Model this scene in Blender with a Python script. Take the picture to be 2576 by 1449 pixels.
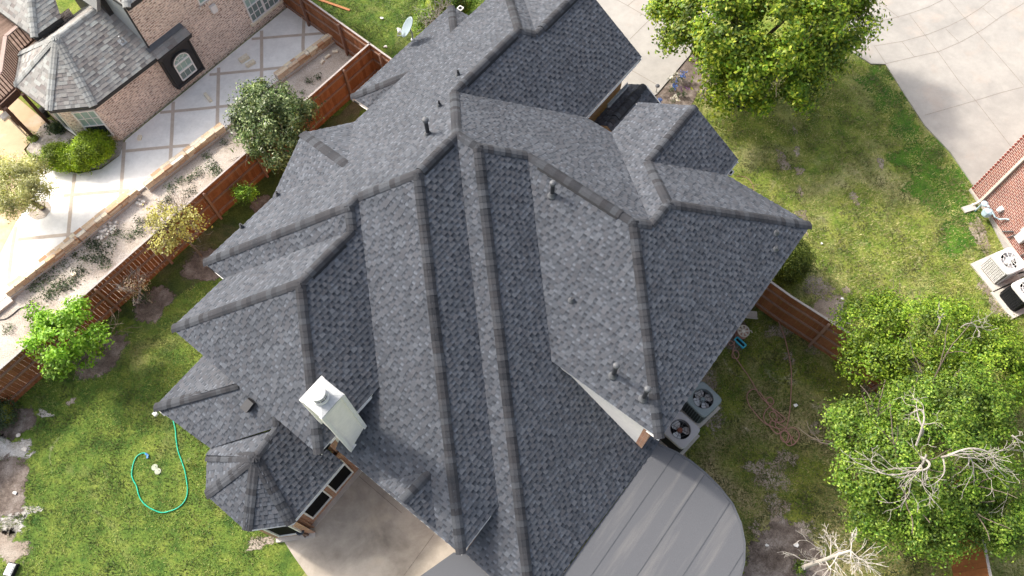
import bpy, math, random
import numpy as np
from mathutils import Vector, Matrix
for o in list(bpy.data.objects): bpy.data.objects.remove(o)
SC = bpy.context.scene
COL = SC.collection
rnd = random.Random(7)
npr = np.random.RandomState(11)

# ------------------------------------------------------------------ camera
FPX, NX, NY, CH = 1870.78, 1318.34, 1630.19, 24.0          # focal length, nadir (in a 2576 x 1449 frame), flying height
RC = np.array([[0.999893, -0.00636, -0.013137], [0.0, -0.900071, 0.435744], [-0.014596, -0.435697, -0.899975]])
cam_data = bpy.data.cameras.new('camera')
cam = bpy.data.objects.new('camera', cam_data)
COL.objects.link(cam)
M = Matrix.Identity(4)
for i in range(3):
    M[i][0] = RC[i, 0]; M[i][1] = -RC[i, 1]; M[i][2] = -RC[i, 2]
M.translation = (0, 0, CH)
cam.matrix_world = M
cam_data.sensor_width = 36.0
cam_data.lens = FPX / 2576 * 36
cam_data.clip_end = 500
SC.camera = cam
SC.render.resolution_x, SC.render.resolution_y = 1024, 576

# ------------------------------------------------------------------ light
SUN_AZ, SUN_EL = math.radians(149), math.radians(40)
w = bpy.data.worlds.new("World"); SC.world = w; w.use_nodes = True
nt = w.node_tree
sky = nt.nodes.new('ShaderNodeTexSky'); sky.sky_type = 'NISHITA'; sky.sun_disc = False
sky.sun_elevation = SUN_EL; sky.sun_rotation = math.pi / 2 - SUN_AZ
sky.air_density = 1.0; sky.dust_density = 6.0; sky.ozone_density = 0.5
bg = nt.nodes['Background']; bg.inputs[1].default_value = 0.15
hs = nt.nodes.new('ShaderNodeHueSaturation'); hs.inputs['Saturation'].default_value = 0.55          # thin bright cloud
nt.links.new(sky.outputs[0], hs.inputs['Color']); nt.links.new(hs.outputs[0], bg.inputs[0])
sl = bpy.data.lights.new('sun', 'SUN'); sl.energy = 2.0; sl.angle = math.radians(4.0); sl.color = (1.0, 0.92, 0.8)
sun = bpy.data.objects.new('sun', sl); COL.objects.link(sun)
sd = Vector((math.cos(SUN_EL) * math.cos(SUN_AZ), math.cos(SUN_EL) * math.sin(SUN_AZ), math.sin(SUN_EL)))
sun.rotation_euler = sd.to_track_quat('Z', 'Y').to_euler()
sun.location = (0, 0, 40)
vs = SC.view_settings
vs.view_transform = 'Standard'; vs.look = 'None'; vs.exposure = 1.15; vs.gamma = 1.0; vs.use_curve_mapping = False

# ------------------------------------------------------------------ geometry of the photograph
CP = np.array([0, 0, CH])
def ray(x, y): return RC @ np.array([x - 1288, y - 724.5, FPX]) / FPX
def at(x, y, z=0.0):
    """the point of the world at height z that lies at pixel (x, y) of the 2576-wide photograph"""
    r = ray(x, y); return CP + r * ((z - CH) / r[2])
def onwall(x, y, p, n, off=0.0):
    r = ray(x, y); t = ((np.array(p)[:2] - CP[:2]).dot(n[:2]) + off) / n[:2].dot(r[:2]); return CP + t * r
AL = math.radians(51.8748)
DA = np.array([math.cos(AL), math.sin(AL)]); DB = np.array([math.sin(AL), -math.cos(AL)])   # the two directions of the houses
A3 = np.array([*DA, 0.0]); B3 = np.array([*DB, 0.0])
PM = 0.6458
KP = {'F1': 13.6084, 'F2': -0.2902, 'F3': 13.4429, 'F4': 9.2068, 'F5': 2.7629, 'F6': 13.9765, 'F7': 4.6382, 'F8': 0.8636, 'F9': 2.3679, 'F10': 2.089,
      'F11': 1.8554, 'F12': 3.0882, 'F13': 0.2731, 'F14': 3.3235, 'F15': 13.0331, 'F16': 4.5952, 'HE': 15.4626, 'F1c': 13.1103}
UP = {'NW': -DB, 'SE': DB, 'NE': DA, 'SW': -DA}
def onplane(x, y, u, k, m=PM):
    r = ray(x, y); t = (k - CH) / (r[2] + m * u.dot(r[:2])); return CP + t * r
ND = {"P1": [-0.049, 17.367, 6.659], "P1b": [0.492, 17.432, 6.41], "P1c": [1.792, 18.91, 6.339], "E1": [4.09, 17.928, 4.78], "E2": [2.106, 15.399, 4.78], "P2": [-1.98, 14.907, 6.659], "P3": [-1.731, 12.533, 7.749], "Q1": [-2.719, 11.275, 7.732], "P4": [-1.148, 12.076, 7.766], "P5": [0.184, 12.236, 7.153], "P6": [2.949, 10.066, 7.153], "P7": [3.451, 10.126, 6.922], "P8": [3.961, 10.776, 6.923], "P9": [3.715, 12.815, 5.985], "P10": [8.618, 11.338, 4.78], "P11": [5.306, 14.842, 5.985], "E3": [6.78, 13.698, 4.78], "E4": [6.335, 13.131, 4.78], "E5": [3.571, 4.907, 4.78], "F4a": [3.838, 15.994, 4.78], "F4b": [2.889, 14.784, 4.78], "Q2": [-4.439, 11.067, 6.941], "Q3": [-4.664, 10.78, 6.941], "Q4": [-9.362, 10.214, 4.78], "Q5": [-4.589, 10.155, 6.653], "Q6": [-5.804, 8.606, 6.653], "Q7": [-9.877, 8.115, 4.78], "F15a": [-8.662, 9.664, 4.78], "F16a": [-8.865, 7.321, 4.78], "H4": [-5.313, 4.534, 4.78], "F13a": [-3.873, 6.37, 4.78], "H1b": [-1.624, 2.194, 3.555], "F11a": [-0.793, 3.27, 3.562], "B1": [-7.014, 14.874, 4.78], "B2": [-5.176, 12.889, 5.84], "B3": [-5.377, 15.293, 4.78], "B4": [-7.633, 12.417, 4.78], "V2b": [0.806, 7.077, 4.78], "H2b": [0.101, 1.715, 3.0], "V1b": [-0.696, 3.63, 3.656], "NWe": [-1.519, 20.209, 4.78], "F12a": [-1.778, 2.301, 3.548], "F12b": [-4.86, 4.72, 3.548], "F9a": [3.836, 5.229, 2.504], "F9b": [1.235, 1.913, 2.503], "F10a": [-1.057, 1.911, 2.639], "F10b": [-1.596, 2.334, 2.639], "G1": [2.104, 19.486, 6.41], "G2": [0.119, 21.044, 4.78], "G3": [-1.493, 18.991, 4.78], "G4": [0.065, 20.976, 4.78], "G5": [-0.542, 21.453, 4.78], "H2e": [0.219, 0.736, 2.55], "L0": [-10.947, 6.43, 2.736], "L1": [-8.074, 6.731, 3.971], "L2": [-9.848, 8.015, 2.708], "L3": [-6.811, 5.529, 3.819], "L4": [-7.325, 4.696, 3.796], "L5": [-8.978, 5.2, 2.784], "L6": [-9.095, 4.964, 2.762], "L7": [-8.921, 3.877, 2.763], "L8": [-7.614, 2.909, 2.761], "L9": [-6.409, 3.078, 2.743], "L10": [-5.12, 4.771, 2.75], "L11": [-6.816, 5.763, 3.948], "L12": [-5.658, 5.155, 3.151], "U0": [-2.474, 4.181, 4.226], "U1": [-3.143, 3.454, 4.226], "U2": [-3.96, 4.075, 3.58], "U3": [-2.29, 2.795, 3.595], "hA0": [-16.927, 20.027, 3.855], "he9": [-19.284, 20.63, 2.447], "he0": [-19.018, 19.046, 2.461], "he1": [-17.372, 17.803, 2.466], "he2": [-15.768, 18.0, 2.45], "he3": [-13.937, 20.273, 2.43], "hA1": [-15.951, 21.436, 3.895]}
ND = {k: np.array(v, float) for k, v in ND.items()}

# ------------------------------------------------------------------ helpers
ORG = {}
def empty(name, loc, label=None, cat=None, group=None, parent=None):
    loc = (*loc, 0.0)[:3] if len(loc) == 2 else loc
    o = bpy.data.objects.new(name, None); COL.objects.link(o)
    o.empty_display_size = 0.2
    ORG[o.name] = np.array(loc, float)
    if parent is not None:
        o.parent = parent; o.location = tuple(np.array(loc, float) - ORG[parent.name])
    else:
        o.location = tuple(loc)
    if label: o['label'] = label
    if cat: o['category'] = cat
    if group: o['group'] = group
    return o
def tag(o, label=None, cat=None, group=None, kind=None):
    if label: o['label'] = label
    if cat: o['category'] = cat
    if group: o['group'] = group
    if kind: o['kind'] = kind
    return o
class MB:
    """collects faces; every add_* keeps its own vertices, so each piece is an island"""
    def __init__(s): s.v = []; s.f = []; s.mi = []; s.uv = []
    def poly(s, pts, mi=0, uv=None):
        n = len(s.v); s.v.extend([tuple(p) for p in pts]); s.f.append(list(range(n, n + len(pts)))); s.mi.append(mi)
        s.uv.extend(uv if uv is not None else [(p[0], p[1]) for p in pts])
    def mesh(s, V, F, mi=0):
        n = len(s.v); s.v.extend([tuple(p) for p in V])
        for f in F:
            s.f.append([n + i for i in f]); s.mi.append(mi); s.uv.extend([(V[i][0], V[i][1]) for i in f])
    def box(s, c, sx, sy, sz, ax=None, ay=None, mi=0, az=None):
        """box centred on c with full sizes along ax, ay, az"""
        ax = np.array(ax if ax is not None else (1, 0, 0), float); ay = np.array(ay if ay is not None else (0, 1, 0), float)
        az = np.array(az, float) if az is not None else np.array((0, 0, 1.0))
        c = np.array(c, float); V = []
        for k in (-.5, .5):
            for i, j in ((-.5, -.5), (.5, -.5), (.5, .5), (-.5, .5)): V.append(c + ax * sx * i + ay * sy * j + az * sz * k)
        s.mesh(V, [(3, 2, 1, 0), (4, 5, 6, 7), (0, 1, 5, 4), (1, 2, 6, 5), (2, 3, 7, 6), (3, 0, 4, 7)], mi)
    def beam(s, p, q, wd, ht, mi=0, up=(0, 0, 1)):
        p = np.array(p, float); q = np.array(q, float); d = q - p; L = np.linalg.norm(d)
        if L < 1e-6: return
        d /= L; upv = np.array(up, float); sv = np.cross(d, upv); ns = np.linalg.norm(sv)
        if ns < 1e-3: sv = np.cross(d, (1, 0, 0)); ns = np.linalg.norm(sv)
        sv /= ns; u = np.cross(sv, d)
        s.box((p + q) / 2, L, wd, ht, d, sv, mi, u)
    def tube(s, pts, rad, sides=6, mi=0, cap=True):
        pts = [np.array(p, float) for p in pts]; n = len(pts)
        if not hasattr(rad, '__len__'): rad = [rad] * n
        V = []; prev = None
        for i in range(n):
            d = pts[min(i + 1, n - 1)] - pts[max(i - 1, 0)]; d /= (np.linalg.norm(d) + 1e-9)
            if prev is None:
                a = np.cross(d, (0, 0, 1.0)) if abs(d[2]) < .9 else np.cross(d, (1.0, 0, 0))
            else: a = prev - d * prev.dot(d)
            a /= (np.linalg.norm(a) + 1e-9); prev = a; b = np.cross(d, a)
            for k in range(sides):
                t = 2 * math.pi * k / sides; V.append(pts[i] + rad[i] * (a * math.cos(t) + b * math.sin(t)))
        F = []
        for i in range(n - 1):
            for k in range(sides):
                k2 = (k + 1) % sides; F.append((i * sides + k, i * sides + k2, (i + 1) * sides + k2, (i + 1) * sides + k))
        if cap: F.append(tuple(range(sides - 1, -1, -1))); F.append(tuple(range((n - 1) * sides, n * sides)))
        s.mesh(V, F, mi)
    def lathe(s, c, prof, sides=20, mi=0, ax=None, ay=None, az=None):
        c = np.array(c, float); ax = np.array(ax if ax is not None else (1, 0, 0), float); ay = np.array(ay if ay is not None else (0, 1, 0), float)
        az = np.array(az if az is not None else (0, 0, 1), float); V = []; F = []
        for r, z in prof:
            for k in range(sides):
                t = 2 * math.pi * k / sides; V.append(c + ax * r * math.cos(t) + ay * r * math.sin(t) + az * z)
        for i in range(len(prof) - 1):
            for k in range(sides):
                k2 = (k + 1) % sides; F.append((i * sides + k, i * sides + k2, (i + 1) * sides + k2, (i + 1) * sides + k))
        F.append(tuple(range(sides - 1, -1, -1))); n = len(prof) - 1; F.append(tuple(range(n * sides, (n + 1) * sides)))
        s.mesh(V, F, mi)
    def prism(s, poly, z0, z1, mi=0, side_mi=None):
        """vertical prism over a ground polygon, bottom left open"""
        P = [(p[0], p[1]) for p in poly]
        ar = sum(P[i][0] * P[(i + 1) % len(P)][1] - P[(i + 1) % len(P)][0] * P[i][1] for i in range(len(P)))
        if ar < 0: P = P[::-1]
        n = len(P); V = [(x, y, z1) for x, y in P] + [(x, y, z0) for x, y in P]
        s.mesh(V, [tuple(range(n))], mi)
        for i in range(n):
            j = (i + 1) % n; a = V[n + i]; b = V[n + j]; L = math.hypot(b[0] - a[0], b[1] - a[1])
            s.poly([a, b, V[j], V[i]], side_mi if side_mi is not None else mi, [(0, a[2]), (L, a[2]), (L, z1), (0, z1)])
    def wall(s, p, q, z0, z1, mi=0, z1b=None, u0=0.0):
        """a vertical wall face from p to q, UV in metres"""
        L = math.hypot(q[0] - p[0], q[1] - p[1]); zb = z1 if z1b is None else z1b
        s.poly([(p[0], p[1], z0), (q[0], q[1], z0), (q[0], q[1], zb), (p[0], p[1], z1)], mi, [(u0, z0), (u0 + L, z0), (u0 + L, zb), (u0, z1)])
    def build(s, name, mats, parent=None, smooth=False):
        me = bpy.data.meshes.new(name)
        org = ORG[parent.name] if parent is not None else np.zeros(3)
        V = np.array(s.v, float).reshape(-1, 3) - org
        me.from_pydata(V.tolist(), [], s.f)
        if not isinstance(mats, (list, tuple)): mats = [mats]
        for m in mats: me.materials.append(m)
        me.polygons.foreach_set('material_index', s.mi)
        ul = me.uv_layers.new(name='UVMap')
        ul.data.foreach_set('uv', np.array(s.uv, np.float32).ravel())
        if smooth: me.polygons.foreach_set('use_smooth', [True] * len(s.f))
        me.update()
        o = bpy.data.objects.new(name, me); COL.objects.link(o)
        if parent is not None: o.parent = parent
        ORG[o.name] = org
        return o
def np_mesh(name, V, nper, mat, parent=None, smooth=False):
    """mesh of separate nper-gons from an (n*nper, 3) array"""
    org = ORG[parent.name] if parent is not None else np.zeros(3)
    V = (V - org).astype(np.float32); n = len(V) // nper
    me = bpy.data.meshes.new(name)
    me.vertices.add(len(V)); me.vertices.foreach_set('co', V.ravel())
    me.loops.add(len(V)); me.loops.foreach_set('vertex_index', np.arange(len(V), dtype=np.int32))
    me.polygons.add(n); me.polygons.foreach_set('loop_start', np.arange(0, len(V), nper, dtype=np.int32))
    try: me.polygons.foreach_set('loop_total', np.full(n, nper, np.int32))
    except Exception: pass
    me.materials.append(mat); me.update(calc_edges=True); me.validate()
    o = bpy.data.objects.new(name, me); COL.objects.link(o)
    if parent is not None: o.parent = parent
    ORG[o.name] = org
    return o

# ------------------------------------------------------------------ materials
class NT:
    def __init__(s, name, rough=0.9, spec=0.25):
        s.m = bpy.data.materials.new(name); s.m.use_nodes = True; s.t = s.m.node_tree
        s.b = s.t.nodes['Principled BSDF']; s.b.inputs['Roughness'].default_value = rough
        s.b.inputs['Specular IOR Level'].default_value = spec
    def n(s, typ, ins=None, **kw):
        nd = s.t.nodes.new(typ)
        for k, v in kw.items(): setattr(nd, k, v)
        for k, v in (ins or {}).items():
            if hasattr(v, 'is_output'): s.t.links.new(v, nd.inputs[k])
            else: nd.inputs[k].default_value = v
        return nd
    def coord(s, kind='Object'): return s.n('ShaderNodeTexCoord').outputs[kind]
    def noise(s, scale, detail=4, rough=.55, vec=None, dist=0.0):
        return s.n('ShaderNodeTexNoise', {'Vector': vec if vec is not None else s.coord(), 'Scale': scale, 'Detail': detail, 'Roughness': rough, 'Distortion': dist}).outputs['Fac']
    def ramp(s, fac, stops, interp='LINEAR'):
        nd = s.n('ShaderNodeValToRGB', {'Fac': fac}); cr = nd.color_ramp; cr.interpolation = interp
        while len(cr.elements) < len(stops): cr.elements.new(.5)
        for e, (p, c) in zip(cr.elements, stops):
            e.position = p; e.color = (*c, 1) if hasattr(c, '__len__') else (c, c, c, 1)
        return nd.outputs['Color']
    def mix(s, fac, a, b, mode='MIX'):
        nd = s.n('ShaderNodeMix', data_type='RGBA', blend_type=mode)
        for k, v in ((0, fac), (6, a), (7, b)):
            if hasattr(v, 'is_output'): s.t.links.new(v, nd.inputs[k])
            elif k == 0: nd.inputs[0].default_value = v
            else: nd.inputs[k].default_value = (*v, 1) if hasattr(v, '__len__') else (v, v, v, 1)
        return nd.outputs[2]
    def math(s, op, a, b=0.0):
        nd = s.n('ShaderNodeMath', operation=op)
        for k, v in ((0, a), (1, b)):
            if hasattr(v, 'is_output'): s.t.links.new(v, nd.inputs[k])
            else: nd.inputs[k].default_value = v
        return nd.outputs[0]
    def rpi(s): return s.n('ShaderNodeNewGeometry').outputs['Random Per Island']
    def col(s, c):
        if hasattr(c, 'is_output'): s.t.links.new(c, s.b.inputs['Base Color'])
        else: s.b.inputs['Base Color'].default_value = (*c, 1)
        return s
    def bump(s, h, strength=.4, dist=.02):
        nd = s.n('ShaderNodeBump', {'Height': h, 'Strength': strength, 'Distance': dist}); s.t.links.new(nd.outputs[0], s.b.inputs['Normal']); return s
def plain(name, c, rough=.6, spec=.3, metal=0.0, var=.12, scale=9.0):
    t = NT(name, rough, spec); t.b.inputs['Metallic'].default_value = metal
    n = t.noise(scale, 5, .6); t.col(t.ramp(n, [(.3, tuple(x * (1 - var) for x in c)), (.7, tuple(min(1, x * (1 + var)) for x in c))])); return t.m
def shingle(name, lo, mid, hi, gap=False, warm=None):
    t = NT(name, .95, .15); r = t.rpi()
    c = t.ramp(r, [(0, lo), (.3, tuple((a + b) / 2 for a, b in zip(lo, mid))), (.6, mid), (1, hi)])
    if warm: c = t.mix(t.math('FRACT', t.math('MULTIPLY', r, 37.3)), c, t.mix(.5, c, warm))
    g = t.noise(55, 3, .7); c = t.mix(1.0, c, t.ramp(g, [(.3, .78), (.7, 1.2)]), 'MULTIPLY')
    g2 = t.noise(.55, 3, .6); c = t.mix(1.0, c, t.ramp(g2, [(.3, .93), (.7, 1.07)]), 'MULTIPLY')
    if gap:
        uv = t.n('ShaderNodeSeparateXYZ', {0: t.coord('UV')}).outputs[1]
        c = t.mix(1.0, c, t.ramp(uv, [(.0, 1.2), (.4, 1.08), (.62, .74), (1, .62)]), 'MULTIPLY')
    t.col(c); t.bump(g, .25, .006); return t.m
MT = {}
MT['tooth'] = shingle('shingle_tab', (.056, .062, .074), (.074, .082, .097), (.096, .106, .124), warm=(.08, .079, .088))
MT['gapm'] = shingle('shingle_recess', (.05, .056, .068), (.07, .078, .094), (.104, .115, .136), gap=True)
MT['cap'] = shingle('ridge_shingle', (.024, .026, .031), (.04, .043, .05), (.066, .072, .083), warm=(.048, .046, .05))
MT['base'] = plain('roof_deck', (.05, .054, .064), .95, .1)
MT['htooth'] = shingle('grey_tab', (.19, .185, .18), (.28, .285, .275), (.36, .38, .365), warm=(.25, .21, .19))
MT['hgap'] = shingle('grey_recess', (.17, .165, .16), (.28, .28, .27), (.37, .385, .37), warm=(.22, .18, .17))
MT['hcap'] = shingle('grey_ridge', (.2, .2, .19), (.25, .255, .25), (.29, .3, .295))
MT['black'] = plain('black_plastic', (.012, .013, .016), .6, .3)
MT['screen'] = plain('solar_screen', (.006, .006, .007), .85, .1)
MT['white'] = plain('white_paint', (.74, .73, .71), .55, .3, var=.05)
MT['offwhite'] = plain('cream_trim', (.66, .61, .54), .6, .3, var=.07)
MT['charcoal'] = plain('charcoal_paint', (.035, .036, .038), .6, .3)
MT['pvc'] = plain('black_vent_pipe', (.022, .024, .03), .45, .4)
MT['lead'] = plain('grey_flashing', (.085, .09, .1), .5, .4)
MT['galv'] = plain('galvanised_metal', (.36, .375, .385), .45, .4, .2, .16, 14)
MT['greyside'] = plain('grey_siding', (.23, .25, .26), .7, .3, var=.06)
MT['blue_dish'] = plain('dish_grey', (.22, .275, .3), .5, .4, var=.05)
MT['rubber'] = plain('dark_blue_rubber', (.03, .038, .055), .5, .4)
def siding():
    t = NT('white_siding', .6, .3); uv = t.coord('UV'); w = t.n('ShaderNodeTexWave', {'Vector': uv, 'Scale': 1.6, 'Distortion': 0.0}, wave_type='BANDS', bands_direction='Y', wave_profile='SAW').outputs['Fac']
    t.col(t.mix(1.0, (.85, .815, .775), t.ramp(t.noise(7), [(.3, .94), (.7, 1.03)]), 'MULTIPLY')); t.bump(w, .35, .012); return t.m
MT['siding'] = siding()
def brick(name, c1, c2, mortar, c3, bw=.2, rh=.075, ms=.009, blotch=.35):
    t = NT(name, .9, .15); uv = t.coord('UV')
    b = t.n('ShaderNodeTexBrick', {'Vector': uv, 'Color1': (*c1, 1), 'Color2': (*c2, 1), 'Mortar': (*mortar, 1), 'Scale': 1.0, 'Mortar Size': ms, 'Mortar Smooth': .2, 'Brick Width': bw, 'Row Height': rh, 'Bias': 0.0})
    cell = t.n('ShaderNodeVectorMath', {0: uv, 1: (1 / bw, 1 / rh, 1)}, operation='MULTIPLY').outputs[0]
    wn = t.noise(1.7, 2, .5, cell)
    c = t.mix(t.ramp(wn, [(.47, 0.0), (.6, min(1, blotch * 2))]), b.outputs['Color'], c3)
    inv = t.math('SUBTRACT', 1.0, b.outputs['Fac'])
    c = t.mix(b.outputs['Fac'], c, mortar)
    c = t.mix(1.0, c, t.ramp(t.noise(1.3, 4, .6, uv), [(.3, .85), (.7, 1.12)]), 'MULTIPLY')
    t.col(c); t.bump(inv, .5, .01); return t.m
MT['brick'] = brick('red_brick', (.46, .2, .115), (.34, .14, .09), (.48, .4, .33), (.55, .36, .22))
MT['lbrick'] = brick('pink_tan_brick', (.77, .63, .53), (.62, .47, .385), (.8, .73, .65), (.25, .165, .135), .24, .09, .012, .5)
MT['rbrick'] = brick('dark_red_brick', (.34, .1, .065), (.24, .06, .05), (.62, .52, .47), (.1, .04, .04), .21, .075, .011, .4)
def concrete(name, c, stain, amt=.5, sc=.6, warm=None):
    t = NT(name, .88, .2); n1 = t.noise(sc, 6, .62, dist=.4); n2 = t.noise(sc * 6, 5, .7); n3 = t.noise(90, 2, .5)
    k = t.math('MULTIPLY', t.ramp(n1, [(.42, 0.0), (.75, 1.0)]), amt)
    cc = t.mix(k, c, stain)
    if warm: cc = t.mix(t.ramp(t.noise(sc * 1.7, 4, .6), [(.55, 0.0), (.72, .7)]), cc, warm)
    cc = t.mix(1.0, cc, t.ramp(n2, [(.25, .88), (.75, 1.09)]), 'MULTIPLY')
    cc = t.mix(1.0, cc, t.ramp(n3, [(.3, .94), (.7, 1.05)]), 'MULTIPLY')
    t.col(cc); t.bump(n3, .2, .004); return t.m
MT['drive'] = concrete('driveway_concrete', (.35, .335, .312), (.235, .228, .217), .7, .4, (.37, .32, .28))
MT['patio'] = concrete('patio_concrete', (.46, .41, .35), (.2, .178, .152), 1.0, .55, (.5, .43, .34))
MT['slab'] = concrete('blue_white_slab', (.8, .785, .755), (.64, .62, .585), .6, .7)
MT['tanband'] = concrete('tan_band', (.52, .44, .37), (.38, .31, .26), .5, 2.0)
MT['tanpad'] = concrete('tan_slab', (.5, .38, .25), (.38, .27, .17), .6, .5, (.6, .52, .45))
MT['pad'] = concrete('pad_concrete', (.5, .47, .43), (.36, .33, .3), .5, 3)
MT['joint'] = plain('joint_dirt', (.22, .19, .165), .95, .1, var=.4, scale=20)
def soil(name, cs, sc=1.2, chips=60, chipc=None):
    t = NT(name, .95, .1); n1 = t.noise(sc, 6, .65); n2 = t.noise(chips, 3, .7)
    c = t.ramp(n1, [(.3, cs[0]), (.5, cs[1]), (.7, cs[2])])
    c = t.mix(1.0, c, t.ramp(n2, [(.25, .55), (.5, 1.0), (.78, 1.5)]), 'MULTIPLY')
    if chipc:
        v = t.n('ShaderNodeTexVoronoi', {'Vector': t.coord(), 'Scale': 14.0}); c = t.mix(t.ramp(v.outputs['Distance'], [(.1, .7), (.3, 0.0)]), c, chipc)
    t.col(c); t.bump(n2, .6, .02); return t.m
MT['mulch'] = soil('brown_mulch', [(.06, .046, .038), (.15, .122, .105), (.28, .245, .22)], 2.2, 30)
MT['bedsoil'] = soil('pale_bed_soil', [(.3, .26, .22), (.42, .37, .32), (.5, .46, .42)], .9, 26, (.55, .53, .5))
MT['dirt'] = soil('bare_dirt', [(.17, .135, .105), (.27, .225, .185), (.36, .32, .275)], 1.3, 34)
MT['gravel'] = soil('river_gravel', [(.2, .17, .15), (.4, .36, .32), (.55, .5, .46)], 5, 30, (.5, .42, .36))
MT['caliche'] = soil('white_rubble', [(.27, .25, .21), (.42, .4, .37), (.55, .55, .53)], 2.2, 30, (.55, .54, .52))
def lawn(name, dark, mid, bright, dry, soilc, dryness, sc=.35):
    t = NT(name, .95, .1)
    big = t.noise(sc, 5, .6, dist=.5); med = t.noise(1.6, 5, .65); fine = t.noise(16, 4, .75); micro = t.noise(60, 2, .7)
    c = t.ramp(med, [(.3, dark), (.48, mid), (.68, bright)])
    c = t.mix(t.ramp(big, [(.62 - dryness, 0.0), (.78 - dryness, .85)]), c, dry)
    c = t.mix(t.ramp(t.noise(.8, 6, .7, dist=.8), [(.66 - dryness * .35, 0.0), (.8 - dryness * .35, .8)]), c, soilc)
    c = t.mix(1.0, c, t.ramp(fine, [(.25, .55), (.5, 1.0), (.75, 1.45)]), 'MULTIPLY')
    c = t.mix(1.0, c, t.ramp(micro, [(.25, .7), (.75, 1.3)]), 'MULTIPLY')
    t.col(c); t.bump(fine, .6, .05); return t.m
MT['lawnL'] = lawn('green_lawn', (.034, .08, .018), (.095, .15, .028), (.17, .21, .042), (.21, .2, .085), (.3, .27, .19), .04)
MT['lawnR'] = lawn('dry_front_lawn', (.065, .13, .02), (.165, .215, .04), (.26, .275, .07), (.35, .325, .165), (.38, .335, .24), .13)
MT['lawnB'] = lawn('worn_back_lawn', (.06, .11, .018), (.135, .165, .03), (.2, .215, .045), (.3, .25, .145), (.44, .39, .32), .17)
MT['lush'] = lawn('lush_edge_grass', (.025, .08, .014), (.06, .14, .018), (.1, .19, .025), (.09, .14, .03), (.1, .14, .03), -.1)
MT['shade'] = lawn('fenceside_shade_grass', (.028, .05, .018), (.055, .08, .022), (.085, .11, .026), (.18, .145, .09), (.26, .21, .16), .14)  # fence shade painted into a darker grass colour, bare soil patches included
def wood(name, lo, hi, sc=(3, 40, 3)):
    t = NT(name, .75, .2); r = t.rpi(); c = t.ramp(r, [(0, lo), (1, hi)])
    g = t.noise(9, 5, .7); c = t.mix(1.0, c, t.ramp(g, [(.25, .78), (.75, 1.18)]), 'MULTIPLY'); t.col(c); t.bump(g, .2, .004); return t.m
MT['fence'] = wood('stained_fence_board', (.195, .075, .032), (.275, .116, .054))
MT['fenced'] = wood('stained_fence_rail', (.2, .12, .09), (.27, .17, .13))
MT['fencecap'] = wood('weathered_cap', (.3, .27, .26), (.42, .38, .36))
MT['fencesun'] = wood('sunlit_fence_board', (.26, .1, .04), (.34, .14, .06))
MT['steel'] = plain('steel_post', (.28, .28, .28), .45, .4, .3)
MT['deck'] = wood('brown_deck', (.13, .085, .065), (.22, .15, .12))
MT['decktrim'] = wood('brown_deck_trim', (.07, .038, .03), (.11, .06, .045))
MT['rail'] = wood('deck_rail', (.3, .22, .19), (.36, .27, .24))
MT['timber'] = wood('orange_timber', (.38, .16, .07), (.45, .2, .09))
def stonem(name, cs, rough=.9):
    t = NT(name, rough, .15); r = t.rpi(); c = t.ramp(r, [(i / (len(cs) - 1), k) for i, k in enumerate(cs)])
    g = t.noise(14, 5, .7); c = t.mix(1.0, c, t.ramp(g, [(.25, .75), (.75, 1.2)]), 'MULTIPLY'); t.col(c); t.bump(g, .5, .015); return t.m
MT['stone'] = stonem('tan_limestone', [(.66, .55, .38), (.74, .66, .5), (.5, .32, .18), (.76, .7, .57), (.7, .62, .48), (.45, .25, .14), (.74, .66, .5)])
MT['rock'] = stonem('white_rock', [(.55, .5, .43), (.68, .65, .6), (.6, .5, .4)])
MT['mortar'] = plain('grey_mortar', (.44, .42, .4), .95, .1, var=.2)
MT['bark'] = stonem('grey_bark', [(.12, .095, .075), (.17, .14, .115)])
MT['palebark'] = stonem('bleached_wood', [(.4, .37, .33), (.54, .5, .45)])
MT['twig'] = stonem('bare_twig', [(.26, .235, .21), (.38, .35, .32)])
def leaf(name, lo, mid, hi, trans=.3, rough=.5):
    t = NT(name, rough, .35); r = t.rpi(); c = t.ramp(r, [(0, lo), (.5, mid), (1, hi)])
    c = t.mix(1.0, c, t.ramp(t.noise(1.4, 3, .6), [(.36, .42), (.64, 1.4)]), 'MULTIPLY')
    t.col(c)
    tr = t.n('ShaderNodeBsdfTranslucent', {'Color': t.mix(1.0, c, (1.25, 1.2, .6), 'MULTIPLY')})
    mx = t.n('ShaderNodeMixShader', {0: trans, 1: t.b.outputs[0], 2: tr.outputs[0]})
    t.t.links.new(mx.outputs[0], t.t.nodes['Material Output'].inputs[0]); return t.m
MT['oak'] = leaf('oak_leaf', (.055, .135, .008), (.16, .265, .014), (.4, .45, .04))
MT['elm'] = leaf('elm_leaf', (.05, .125, .012), (.13, .235, .02), (.29, .39, .055))
MT['elm2'] = leaf('yellow_green_leaf', (.065, .15, .01), (.165, .275, .018), (.33, .43, .045))
MT['lime'] = leaf('lime_leaf', (.13, .3, .018), (.22, .42, .03), (.34, .54, .06))
MT['ever'] = leaf('waxy_leaf', (.045, .09, .026), (.1, .155, .045), (.3, .36, .16), .18, .35)
MT['yleaf'] = leaf('pale_yellow_leaf', (.3, .28, .08), (.44, .42, .12), (.56, .54, .2))
MT['pleaf'] = leaf('dusty_olive_leaf', (.3, .33, .1), (.52, .53, .22), (.7, .69, .42))
MT['box'] = leaf('boxwood_leaf', (.13, .24, .006), (.24, .36, .008), (.34, .45, .018))
MT['juniper'] = leaf('dense_hedge_leaf', (.05, .09, .01), (.12, .165, .02), (.22, .26, .04))
MT['weed'] = leaf('weed_leaf', (.025, .05, .02), (.05, .085, .032), (.09, .13, .06))
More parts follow.
